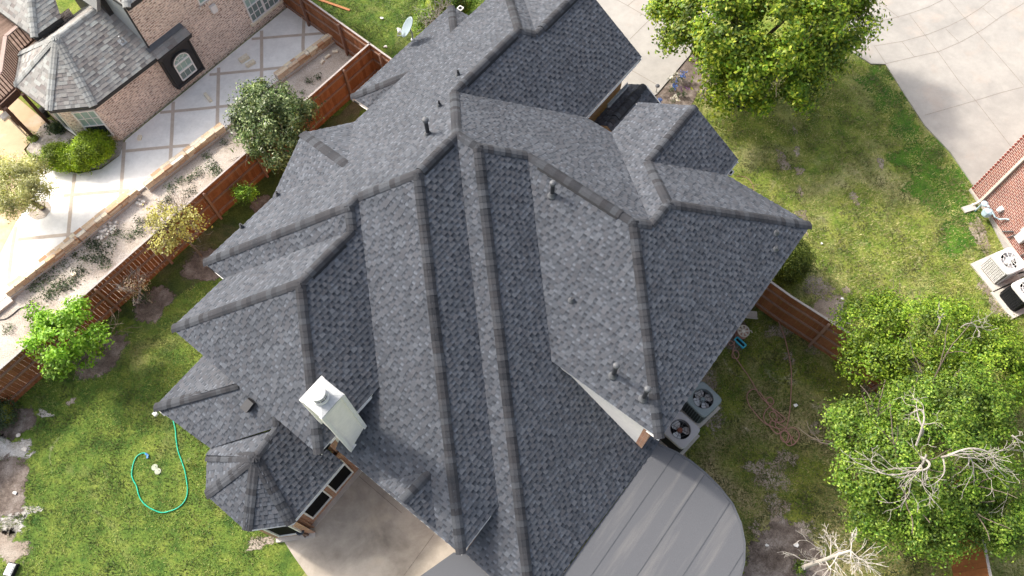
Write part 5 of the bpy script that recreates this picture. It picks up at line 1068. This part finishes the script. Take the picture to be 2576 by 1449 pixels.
# ================================================================== VEGETATION
def leaf_quads(c, nv, L, W, rs, droop=.25):
    """diamond leaves at c (N,3) lying across nv (N,3)"""
    N = len(c); nv = nv / (np.linalg.norm(nv, axis=1, keepdims=True) + 1e-9)
    r = rs.normal(size=(N, 3)); t = r - nv * np.sum(r * nv, axis=1, keepdims=True); t /= (np.linalg.norm(t, axis=1, keepdims=True) + 1e-9); b = np.cross(nv, t)
    l = (L * rs.uniform(.65, 1.25, (N, 1))); w_ = W * rs.uniform(.7, 1.2, (N, 1))
    V = np.stack([c - t * l * .5, c + b * w_ * .5 + nv * w_ * .15, c + t * l * .5 - nv * l * droop * .5, c - b * w_ * .5 + nv * w_ * .15], 1)
    return V.reshape(-1, 3)
def crown_pts(ells, nclump, per, rc, rs, zmin=-.45, inner=.5, flat=.7):
    cs = []; nr = []
    wts = np.array([e[1][0] * e[1][1] for e in ells], float); wts /= wts.sum()
    for ei, (c, r) in enumerate(ells):
        k = max(1, int(round(nclump * wts[ei]))); d = rs.normal(size=(k * 3, 3)); d /= np.linalg.norm(d, axis=1, keepdims=True); d = d[d[:, 2] > zmin][:k]
        q = rs.uniform(inner, 1.0, (len(d), 1)) ** .6; cc = np.array(c) + d * q * np.array(r)
        for j in range(len(cc)):
            m_ = int(per * rs.uniform(.6, 1.3)); o = rs.normal(size=(m_, 3)) * rc * np.array([1, 1, flat]) * rs.uniform(.7, 1.2); p = cc[j] + o
            cs.append(p); nn = o / (np.linalg.norm(o, axis=1, keepdims=True) + 1e-9) * .5 + d[j] * .5 + np.array([0, 0, .55]) + rs.normal(size=(m_, 3)) * .45; nr.append(nn)
    return np.concatenate(cs), np.concatenate(nr)
def foliage(name, parent, ells, nclump, per, rc, L, W, mat, seed, **kw):
    rs = np.random.RandomState(seed); c, n = crown_pts(ells, nclump, per, rc, rs, **kw); ok = c[:, 2] > .03; c, n = c[ok], n[ok]
    return np_mesh(name, leaf_quads(c, n, L, W, rs), 4, MT[mat], parent)
def branch(mb, p, d, L, r, depth, rng, spread=.7, up=.15, kids=3, wig=.16, seg=4, minr=.006, mids=True):
    pts = [np.array(p, float)]; d = np.array(d, float); d /= np.linalg.norm(d); rads = [r]
    for i in range(seg):
        d = d + np.array([rng.gauss(0, wig), rng.gauss(0, wig), rng.gauss(0, wig) + up * .2]); d /= np.linalg.norm(d); pts.append(pts[-1] + d * L / seg); rads.append(max(minr, r * (1 - .45 * (i + 1) / seg)))
    mb.tube(pts, rads, 6 if r > .03 else 4, cap=False)
    if depth > 0:
        for k in range(kids):
            i = seg if (k == 0 or not mids) else rng.randint(max(1, seg // 2), seg); a = np.array([rng.gauss(0, 1), rng.gauss(0, 1), rng.gauss(0, .8)]); a -= d * a.dot(d); a /= (np.linalg.norm(a) + 1e-9)
            nd = d + a * spread * rng.uniform(.6, 1.2); branch(mb, pts[i], nd, L * rng.uniform(.6, .85), max(minr, rads[i] * .72), depth - 1, rng, spread, up, kids, wig, seg, minr, mids)
def trunk(parent, base, top, r, crown_r, seed, mat='bark', nl=5, name='trunk', limb=True):
    rng = random.Random(seed); m_ = MB(); base = np.array(base, float); top = np.array(top, float); mid = (base + top) / 2 + np.array([rng.uniform(-.06, .06), rng.uniform(-.06, .06), 0])
    m_.tube([base - np.array([0, 0, .05]), base + (mid - base) * .15, mid, top], [r * 1.5, r * 1.05, r * .9, r * .7], 9)
    for k in range(nl):
        t_ = 2 * math.pi * (k + rng.uniform(-.3, .3)) / nl; branch(m_, top - np.array([0, 0, rng.uniform(0, .3)]), (math.cos(t_), math.sin(t_), rng.uniform(.3, .9)), crown_r * rng.uniform(.5, .75), r * .55, 2 if limb else 1, rng, .6, .1, 3, .14, 4)
    return m_.build(name, MT[mat], parent)
def tree(name, label, cat, base_px, group=None): b = at(*base_px, 0); return empty(name, b, label, cat, group), b
# oak at the top right
T, b = tree('oak_tree', 'large bright green oak tree beside the driveway at the upper right', 'tree', (1872, 238))
c = at(1930, 74, 3.6)
trunk(T, b, (c[0] - .05, c[1] + .3, 2.3), .17, 2.9, 1, nl=6)
EO = [(c + np.array([-.3, .5, .2]), (3.5, 3.3, 2.5)), (c + np.array([2.2, .5, .1]), (1.9, 1.8, 1.6)), (c + np.array([-2.2, 1.2, 0]), (2.1, 2.0, 1.8)), (c + np.array([.3, -1.6, -.6]), (2.0, 1.3, 1.3)), (c + np.array([-1.25, -1.7, -1.2]), (.9, .8, .9)), (c + np.array([2.9, 1.9, .2]), (1.3, 1.3, 1.2)), (c + np.array([0, 2.4, .3]), (3.2, 1.8, 2.0))]
foliage('crown', T, EO, 420, 240, .23, .15, .085, 'oak', 21, inner=.42)
# two crowns at the right
T, b = tree('elm_tree', 'yellow-green leafy tree behind the curved right fence, above the big spreading tree', 'tree', (2300, 960)); T_up = T
c = at(2320, 865, 2.6); trunk(T, b, (c[0], c[1], 1.5), .1, 2.0, 2)
foliage('crown', T, [(c, (2.0, 1.7, 1.3)), (c + np.array([-1.35, .75, -.2]), (1.15, .95, .8)), (c + np.array([1.6, -.8, 0]), (1.5, 1.2, 1.1)), (c + np.array([2.4, .1, -.3]), (.9, .8, .7)), (c + np.array([-1.3, -.4, -.3]), (.9, .8, .7))], 200, 230, .17, .09, .052, 'elm2', 22, inner=.5)
T, b = tree('elm_tree', 'big spreading green tree with bleached dead limbs at the lower right', 'tree', (2262, 1180))
c = at(2345, 1160, 3.3); trunk(T, b, (c[0] - .2, c[1] + .1, 1.8), .17, 3.0, 3, nl=6)
EE = [(c + np.array([.1, .2, 0]), (2.1, 2.0, 1.4)), (c + np.array([-1.6, -.35, -.5]), (1.0, 1.0, .8)), (c + np.array([-1.5, 1.0, -.4]), (1.0, .9, .8)), (c + np.array([.9, 1.5, .1]), (1.7, 1.2, 1.1)), (c + np.array([.1, -1.65, -.7]), (1.3, .8, .7)), (c + np.array([1.7, -1.5, -.5]), (1.1, .7, .7)), (c + np.array([-1.35, -1.45, -.8]), (.8, .7, .6))]
foliage('crown', T, EE, 320, 250, .18, .09, .052, 'elm', 23, inner=.42)
m_ = MB(); rng = random.Random(8)
def dead_limb(mb, pix, zs_, r0, kids, rng, tw=.5, mat=None):
    mb = MB(); r0 = r0 * .7; kids = int(kids * .75)
    P = smooth([at(x, y, z) for (x, y), z in zip(pix, zs_)], 4); n = len(P); mb.tube(P, [max(.008, r0 * (1 - .75 * i / n)) for i in range(n)], 6)
    for k in range(kids):
        i = rng.randint(n // 4, n - 1); d = P[min(i + 1, n - 1)] - P[max(i - 1, 0)]; d /= np.linalg.norm(d); a = np.array([rng.gauss(0, 1), rng.gauss(0, 1), rng.gauss(0, .5)])
        branch(mb, P[i], d + a * .55, tw * rng.uniform(.6, 1.5), r0 * .38, 2, rng, .55, -.05, 2, .22, 4, .005)
    mb.build('dead_limb', MT['twig'], T)
dead_limb(m_, [(2318, 1095), (2322, 1080), (2310, 1050), (2305, 1020)], [4.4, 4.9, 5.0, 5.0], .05, 3, rng, .3); dead_limb(m_, [(2305, 1120), (2320, 1075), (2325, 1050), (2318, 1030), (2290, 1040)], [4.6, 5.0, 5.1, 5.1, 5.0], .045, 5, rng, .35)
dead_limb(m_, [(2318, 1150), (2338, 1165), (2330, 1180), (2300, 1185), (2250, 1195), (2215, 1190)], [4.5, 5.0, 5.1, 5.0, 4.7, 4.4], .05, 13, rng, .5); dead_limb(m_, [(2330, 1145), (2318, 1170), (2290, 1195), (2255, 1200)], [4.6, 5.0, 4.9, 4.6], .04, 8, rng, .5)
dead_limb(m_, [(2370, 1150), (2390, 1145), (2420, 1135), (2445, 1160), (2450, 1200)], [4.6, 5.0, 5.1, 4.8, 4.4], .05, 13, rng, .5); dead_limb(m_, [(2385, 1145), (2440, 1128), (2490, 1140), (2510, 1180), (2540, 1210)], [4.7, 5.0, 4.9, 4.6, 4.2], .04, 12, rng, .5)
dead_limb(m_, [(2372, 1150), (2376, 1185), (2360, 1210), (2335, 1225)], [4.6, 4.7, 4.6, 4.4], .035, 4, rng, .35); dead_limb(m_, [(2545, 1095), (2560, 1105), (2590, 1125)], [4.3, 4.3, 4.1], .04, 5, rng, .4)
T_big = T; T = T_up; rng = random.Random(9); dead_limb(m_, [(2350, 840), (2365, 810), (2358, 795)], [3.7, 4.0, 4.0], .03, 3, rng, .3); dead_limb(m_, [(2405, 835), (2430, 815), (2455, 818), (2462, 835)], [3.5, 3.9, 3.9, 3.7], .03, 7, rng, .35); dead_limb(m_, [(2140, 815), (2112, 805), (2108, 795), (2118, 792)], [2.6, 2.6, 2.5, 2.5], .02, 4, rng, .3)
T = T_big
# evergreen by the left fence
T, b = tree('evergreen_tree', 'round dark evergreen tree with waxy leaves by the left fence', 'tree', (735, 420))
c = at(680, 305, 2.3); trunk(T, b, (c[0] + .1, c[1] - .1, 1.2), .09, 1.5, 4)
foliage('crown', T, [(c, (1.45, 1.35, 1.35)), (c + np.array([.3, -.6, -.5]), (1.1, 1.0, .9)), (c + np.array([-.4, .7, .1]), (.9, .8, .8)), (c + np.array([-1.1, .1, -.3]), (.5, .5, .4)), (c + np.array([.9, .5, 0]), (.7, .7, .7))], 210, 75, .16, .14, .06, 'ever', 24, inner=.35, zmin=-.7)
# lime green young tree
T, b = tree('young_tree', 'bright lime green young tree in a mulch ring at the left', 'tree', (246, 889))
c = at(165, 848, 2.0); trunk(T, b, (c[0] + .35, c[1] - .1, 1.3), .045, 1.2, 5)
foliage('crown', T, [(c, (1.0, .95, .8)), (c + np.array([.85, .1, -.2]), (.42, .4, .35)), (c + np.array([-.75, .55, .1]), (.5, .4, .35)), (c + np.array([-.1, -.85, -.2]), (.5, .4, .4)), (c + np.array([.2, .75, .3]), (.45, .45, .4)), (c + np.array([.4, -.35, -.6]), (.5, .5, .4)), (c + np.array([-1.05, -.1, 0]), (.3, .3, .3)), (c + np.array([-.25, -1.15, -.3]), (.25, .25, .2)), (c + np.array([-1.15, .75, .1]), (.22, .22, .2)), (c + np.array([1.15, .0, -.3]), (.2, .22, .2))], 120, 55, .11, .11, .075, 'lime', 25, inner=.3)
# pale yellow sparse tree
T, b = tree('young_tree', 'sparse pale yellow-leaved young tree leaning over the left fence', 'tree', (506, 645))
c = at(435, 565, 2.1); m_ = MB(); rng = random.Random(12); tp = at(468, 602, 1.15); m_.tube([b, (b + tp) / 2 + np.array([.03, 0, 0]), tp], [.05, .042, .035], 8)
for k in range(8): t_ = k * .8; branch(m_, tp, (c - tp) / np.linalg.norm(c - tp) + np.array([math.cos(t_), math.sin(t_), .2]) * .75, .75, .022, 3, rng, .6, .05, 3, .2, 4, .004)
m_.build('trunk', MT['bark'], T)
foliage('crown', T, [(c, (.75, .75, .6)), (c + np.array([-.5, .45, .1]), (.4, .4, .35)), (c + np.array([-.2, -.65, -.2]), (.55, .35, .3)), (c + np.array([.7, .3, .0]), (.35, .4, .4)), (c + np.array([-.75, .1, 0]), (.3, .3, .3))], 75, 34, .12, .085, .062, 'yleaf', 26, inner=.2, zmin=-.9)
# nearly bare shrub tree
T, b = tree('young_tree', 'small nearly bare tree with brownish twigs in a mulch ring by the left fence', 'tree', (382, 762))
m_ = MB(); rng = random.Random(13); tp = at(352, 735, .9); m_.tube([b, tp], [.035, .025], 7)
for k in range(6): t_ = k * 1.05; branch(m_, tp, np.array([-.35, .3, .5]) + np.array([math.cos(t_), math.sin(t_), .1]) * .7, .42, .014, 3, rng, .7, .05, 3, .25, 4, .004)
m_.build('trunk', MT['twig'], T); c = at(335, 722, 1.4)
foliage('crown', T, [(c, (.5, .5, .4))], 26, 14, .12, .06, .04, 'dryleaf', 27, inner=.2, zmin=-.9); foliage('low_leaves', T, [(at(362, 745, .5), (.35, .3, .3))], 14, 20, .1, .06, .04, 'weed', 28, inner=.2)
# small bright shrub
T, b = tree('shrub', 'small vivid green round shrub in front of the left fence', 'shrub', (642, 522)); c = at(617, 487, .95); m_ = MB(); m_.tube([b, c], [.03, .02], 7); m_.build('stem', MT['bark'], T)
foliage('crown', T, [(c, (.42, .4, .35))], 46, 40, .09, .06, .045, 'lime', 29, inner=.2, zmin=-.9)
# pale tree at the left edge
T, b = tree('olive_tree', 'pale dusty green tree at the left edge standing in a round cut-out of the patio', 'tree', (112, 527))
c = at(38, 468, 2.0); m_ = MB(); tp = at(68, 500, .95); m_.tube([b, (b + tp) / 2, tp, c], [.12, .09, .08, .04], 9); m_.tube([(b + tp) / 2, (b + tp) / 2 + np.array([-.5, .12, .3])], [.05, .03], 7); m_.build('trunk', MT['bark'], T)
foliage('crown', T, [(c, (1.05, 1.15, .8)), (c + np.array([-.9, .2, 0]), (1.0, 1.0, .7)), (c + np.array([.55, -.2, -.2]), (.6, .7, .5)), (c + np.array([.2, .7, -.1]), (.6, .5, .5))], 190, 110, .16, .085, .042, 'pleaf', 30, inner=.35)
sheet('tree_pit', blob(104, 532, .42, seed=40, amp=.03), PZ + .006, MT['bedsoil'])
# dead tree at the bottom
T, b = tree('dead_tree', 'dead leafless bleached tree lying over the mulch at the bottom right', 'tree', (2017, 1429))
m_ = MB(); rng = random.Random(15); tp = at(2075, 1408, 2.0); tp2 = at(2140, 1385, 3.2)
m_.tube(smooth([b, at(2040, 1420, .9), tp, at(2110, 1394, 2.8), tp2], 4), [.075 - .045 * i / 16 for i in range(17)], 9)
for k, (px, py, z) in enumerate([(2080, 1340, 2.7), (2090, 1335, 2.6), (2110, 1345, 3.0), (2150, 1345, 3.4), (2165, 1360, 3.6), (2180, 1385, 3.5), (2180, 1410, 3.3), (2150, 1435, 3.0), (2105, 1450, 2.6), (2130, 1445, 2.8), (2060, 1450, 2.2), (2185, 1430, 3.3), (1990, 1400, 1.7), (1985, 1385, 1.8), (2120, 1360, 3.1), (2165, 1430, 3.2), (2050, 1345, 2.5)]):
    s = [tp, at(2090, 1402, 2.3), at(2110, 1394, 2.8), tp2][k % 4] if px > 2045 else at(2052, 1415, 1.3); e = at(px, py, z); d = e - s; L = np.linalg.norm(d)
    branch(m_, s, d, L * .52, .02, 3, rng, .5, .0, 3 if k % 2 else 2, .12, 4, .005)
m_.build('trunk', MT['palebark'], T)
foliage('sucker_leaves', T, [(b + np.array([-.05, -.02, .15]), (.22, .22, .15))], 10, 22, .07, .07, .05, 'elm', 31, inner=.2)
# clipped bushes
def bush(name, label, ells, n, per, L, W, mat, seed, cat='bush', rc=.09):
    b = np.array([*ells[0][0][:2], 0]); T = empty(name, b, label, cat); foliage('leaves', T, ells, n, per, rc, L, W, mat, seed, inner=.86, zmin=-.25)
    m_ = MB(); m_.lathe((ells[0][0][0], ells[0][0][1], 0), [(.06, 0), (.05, .3), (.02, .5)], 8)
    for c, r in ells:
        V = []; F = []
        for i in range(9):
            ph = -.9 + i * (math.pi / 2 + .9) / 8
            for k in range(14): t_ = 2 * math.pi * k / 14; V.append(np.array(c) + np.array([r[0] * .82 * math.cos(ph) * math.cos(t_), r[1] * .82 * math.cos(ph) * math.sin(t_), r[2] * .82 * math.sin(ph)]))
        for i in range(8):
            for k in range(14): k2 = (k + 1) % 14; F.append((i * 14 + k, i * 14 + k2, (i + 1) * 14 + k2, (i + 1) * 14 + k))
        m_.mesh([(v[0], v[1], max(v[2], .02)) for v in V], F)
    m_.build('inner_twigs', MT['juniper'], T)
z3 = lambda x, y, z: at(x, y, z)
bush('boxwood_bush', 'smaller rounded yellow-green boxwood, left of the pair by the neighbour\'s bay', [(z3(148, 396, .45), (.5, .48, .5)), (z3(178, 402, .4), (.35, .4, .42))], 240, 70, .065, .045, 'box', 41)
bush('boxwood_bush', 'larger rounded bright green boxwood, right of the pair by the neighbour\'s bay', [(z3(237, 372, .6), (.68, .62, .62)), (z3(210, 398, .5), (.5, .45, .5))], 340, 70, .065, .045, 'box', 42)
bush('round_bush', 'dense dark green clipped round bush at the right corner of the house', [(z3(1992, 655, .85), (.55, .62, .85)), (z3(1982, 680, .6), (.5, .5, .65))], 360, 70, .065, .04, 'juniper', 43)
bush('vine_bush', 'bushy green and grey vine at the top edge beside the lean-to roof', [(z3(1105, 20, .9), (.75, .9, 1.0)), (z3(1075, 60, .6), (.5, .7, .8)), (z3(1160, 8, .6), (.6, .5, .6))], 240, 34, .075, .05, 'elm', 44, rc=.12)
m_ = MB(); rng = random.Random(33); c = at(1092, 38, 1.6)
for k in range(22): branch(m_, c + np.array([rng.uniform(-.5, .5), rng.uniform(-.6, .6), -.3]), (rng.gauss(0, 1), rng.gauss(0, 1), .8), .5, .012, 2, rng, .8, .1, 3, .3, 4, .005)
tag(m_.build('dry_vine', MT['twig']), 'grey tangle of dry vine stems in the bushy vine at the top edge', 'vine')
bush('shrub', 'dark green leafy shrub cut by the left edge below the fence', [(z3(4, 1042, .4), (.45, .5, .4))], 60, 30, .07, .045, 'weed', 45)
bush('shrub', 'low leafy shrubs against the neighbour\'s canted brick wall', [(z3(190, 372, .25), (.4, .3, .3)), (z3(140, 322, .25), (.3, .3, .3))], 60, 26, .08, .045, 'weed', 46)
bush('shrub', 'thin leafy plant growing at the foot of the deck post', [(z3(84, 348, .15), (.25, .2, .2)), (z3(90, 405, .15), (.3, .3, .2))], 26, 20, .07, .04, 'elm', 47)
T = empty('young_tree', at(2600, 1150), 'light green leaves of a young tree cut by the right edge', 'tree'); foliage('crown', T, [(at(2592, 1128, .9), (.4, .35, .3)), (at(2590, 1200, .8), (.3, .25, .25))], 30, 30, .12, .09, .06, 'lime', 48, inner=.2)
m_ = MB(); m_.tube([at(2600, 1150), at(2596, 1135, .8)], [.03, .02], 6); m_.build('trunk', MT['bark'], T)
# weeds in the bed
def weedbed(name, label, spots, seed, mat='weed', sz=.09):
    rs = np.random.RandomState(seed); C_ = []; N_ = []
    for x, y, r, n in spots:
        c = at(x, y, .06); k = int(n); o = rs.normal(size=(k, 3)) * np.array([r * .5, r * .5, .05]); p = c + o; p[:, 2] = np.abs(p[:, 2]) + .01; C_.append(p); N_.append(rs.normal(size=(k, 3)) * .5 + np.array([0, 0, 1]))
    o = np_mesh(name, leaf_quads(np.concatenate(C_), np.concatenate(N_), sz, sz * .4, rs), 4, MT[mat]); tag(o, label, 'weeds', kind='stuff')
W = [(x / 3, 483 + y / 3, r, n) for x, y, r, n in [(690, 390, .3, 120), (730, 420, .28, 110), (770, 490, .3, 130), (700, 500, .25, 90), (640, 500, .2, 60), (600, 600, .35, 150), (540, 680, .3, 130), (420, 720, .4, 190), (330, 640, .45, 190), (370, 770, .3, 130), (250, 720, .3, 90), (480, 720, .25, 90), (1050, 290, .25, 80), (980, 330, .3, 90), (880, 310, .25, 70), (820, 400, .3, 90), (240, 840, .25, 70), (60, 1030, .25, 70), (570, 470, .22, 60), (1260, 60, .2, 70), (1050, 215, .2, 60), (460, 560, .4, 120), (790, 540, .25, 80)]]
W += [(x / 3, y / 3, r, n) for x, y, r, n in [(1560, 1180, .22, 70), (1600, 1260, .3, 130), (1640, 1300, .25, 110), (1490, 1300, .25, 90), (1430, 1350, .2, 60), (1360, 1360, .2, 60), (1690, 1070, .18, 50), (2330, 610, .2, 60), (2400, 580, .18, 50), (2280, 700, .15, 30), (1290, 1420, .25, 90), (1450, 1440, .3, 80)]]
weedbed('weed_patch', 'dark green weeds sprawling over the pale bed between stone wall and long fence', W, 51)
# flower bed by the porch
FB = rough_edge(gp([(1612, 258), (1652, 238), (1700, 180), (1746, 128), (1775, 160), (1765, 215), (1740, 262), (1748, 300), (1700, 330), (1600, 320)]), .15, .04, 61); sheet('flower_bed', FB, .008, MT['mulch'])
sheet('mulch_bed', rough_edge(gp([(1700, 180), (1746, 128), (1800, 150), (1830, 215), (1800, 262), (1760, 250), (1745, 200)]), .15, .06, 62), .006, MT['dirt'])
patch('mulch_bed', 1868, 240, .62, 'mulch', .012, 63, 1.0, .06)
m_ = MB(); c = at(1868, 240); m_.tube([(c[0] + .66 * math.cos(t_), c[1] + .66 * math.sin(t_), .05) for t_ in np.linspace(0, 6.28, 30)], .03, 6, cap=False); tag(m_.build('bed_edging', MT['black']), 'black ring of edging around the foot of the oak', 'edging')
def flowers(label, spots, mat, seed, n=34, stems=True):
    x, y, r = spots[0]; T = empty('flower_clump', at(x, y), label, 'flowers'); rs = np.random.RandomState(seed); C_ = []
    for x, y, r in spots:
        c = at(x, y, .38)
        for k in range(max(3, int(r * 40))):
            o = rs.normal(size=3) * np.array([r * .5, r * .5, .06]); C_.append((c + o) + rs.normal(size=(n // 3, 3)) * .03)
    P_ = np.concatenate(C_); np_mesh('petals', leaf_quads(P_, rs.normal(size=P_.shape) * .6 + np.array([0, 0, 1]), .06, .045, rs), 4, MT[mat], T)
    cs = []
    for x, y, r in spots: cs.append(at(x - 6, y + 12, .15) + rs.normal(size=(40, 3)) * np.array([r * .6, r * .6, .07]))
    P_ = np.concatenate(cs); P_[:, 2] = np.abs(P_[:, 2]) + .02; np_mesh('leaves', leaf_quads(P_, rs.normal(size=P_.shape) * .6 + np.array([0, 0, 1]), .08, .035, rs), 4, MT['weed'], T)
    return T
F4 = lambda x, y: (1405.6 + .17375 * x, 159.7 + .17375 * y)
flowers('large cream-white flower heads at the edge of the driveway bed', [(*F4(1670, 170), .16)], 'fwhite', 71, 60); flowers('bright blue flowers right of the cream-white flower heads', [(*F4(1780, 150), .14), (*F4(1830, 150), .12)], 'fblue', 72)
flowers('blue flowers in the middle of the brown flower bed', [(*F4(1685, 285), .1), (*F4(1665, 330), .12)], 'fblue', 73); flowers('blue flowers closest to the porch roof', [(*F4(1470, 510), .11)], 'fblue', 74, 40)
flowers('small purple flowers in the brown flower bed', [(*F4(1770, 385), .08), (*F4(1850, 375), .08)], 'fpurple', 75, 20); flowers('white star-like flowers in the brown flower bed near the roof edge', [(*F4(1680, 490), .17)], 'fwhite', 76, 36)
lp = at(*F4(1430, 325), .42); L_ = empty('path_light', (lp[0], lp[1], 0), 'small dark dome path light on a stake at the driveway edge', 'path light'); m_ = MB(); m_.lathe(lp, [(.09, -.01), (.095, .01), (.06, .05), (.01, .06)], 16); m_.build('light_cap', MT['lead'], L_); m_ = MB(); m_.tube([(lp[0], lp[1], 0), lp], .012, 6); m_.build('stake', MT['black'], L_)
# ---- grass blades
def blades(name, poly, n, mat, seed, label, avoid=(), h=(.04, .1)):
    rs = np.random.RandomState(seed); P_ = np.array([(p[0], p[1]) for p in poly]); lo = np.maximum(P_.min(0), (-24, .5)); hi = np.minimum(P_.max(0), (24, 28)); x = rs.uniform(lo[0], hi[0], n * 3); y = rs.uniform(lo[1], hi[1], n * 3); ok = inpoly(x, y, poly)
    for a in avoid: ok &= ~inpoly(x, y, a)
    x, y = x[ok][:n], y[ok][:n]; N = len(x); cl = np.sin(x * 2.1 + 1.3 * np.sin(y * 1.7)) * np.sin(y * 2.3 + 1.1 * np.sin(x * 1.9)); keep = rs.uniform(-1, 1, N) < cl + .55; x, y = x[keep], y[keep]; N = len(x)
    t_ = rs.uniform(0, 6.283, N); L = rs.uniform(*h, N); ln = rs.uniform(.4, 1.3, N) * L; w_ = rs.uniform(.008, .02, N); dx, dy = np.cos(t_), np.sin(t_); b = np.stack([x, y, np.full(N, .002)], 1); tip = b + np.stack([dx * ln, dy * ln, L * .7], 1); s = np.stack([-dy * w_, dx * w_, np.zeros(N)], 1)
    tag(np_mesh(name, np.stack([b - s, b + s, tip], 1).reshape(-1, 3), 3, MT[mat]), label, 'grass', kind='stuff')
BL = [SHADE] + [blob(243, 893, .95, seed=1, amp=.2), blob(383, 765, .72, seed=2, amp=.2), blob(520, 668, .8, seed=3, amp=.2), blob(38, 1062, .62, seed=4, amp=.2), blob(8, 1225, .95, seed=5, amp=.2), blob(20, 1130, .8, seed=7), blob(15, 1375, .6, seed=9)]
HF = [gp([(480, 690), (720, 420), (1000, 190), (1160, 20), (1560, 20), (1600, 160), (1820, 430), (2010, 560), (1670, 1080), (1850, 1300), (1850, 1600), (720, 1600), (700, 1340), (560, 1230), (560, 1130), (420, 1020), (530, 880), (460, 820), (560, 700)])]
blades('grass', LAWN_L, 130000, 'grassL', 81, 'green lawn grass blades left of the house', BL + HF)
blades('grass', LAWN_B, 60000, 'grassB', 82, 'short worn grass of the yard right of the patio roof', HF + [blob(1985, 1400, 1.15, seed=11), blob(1945, 1450, .9, seed=12)])
FR = gp([(1660, 240), (1750, 130), (1830, 70), (2140, 130), (2227, 163), (2326, 318), (2446, 466), (2560, 700), (2640, 900), (2640, 1500), (2410, 1500), (2379, 1350), (2300, 1080), (2217, 996), (2026, 856), (1880, 757), (2010, 560), (1840, 440), (1740, 270)])
blades('grass', FR, 110000, 'grassR', 83, 'sun-dried lawn grass between the right side of the house and the driveway', [blob(2080, 790, .6, seed=15), FB, blob(1868, 240, .62, seed=63)])
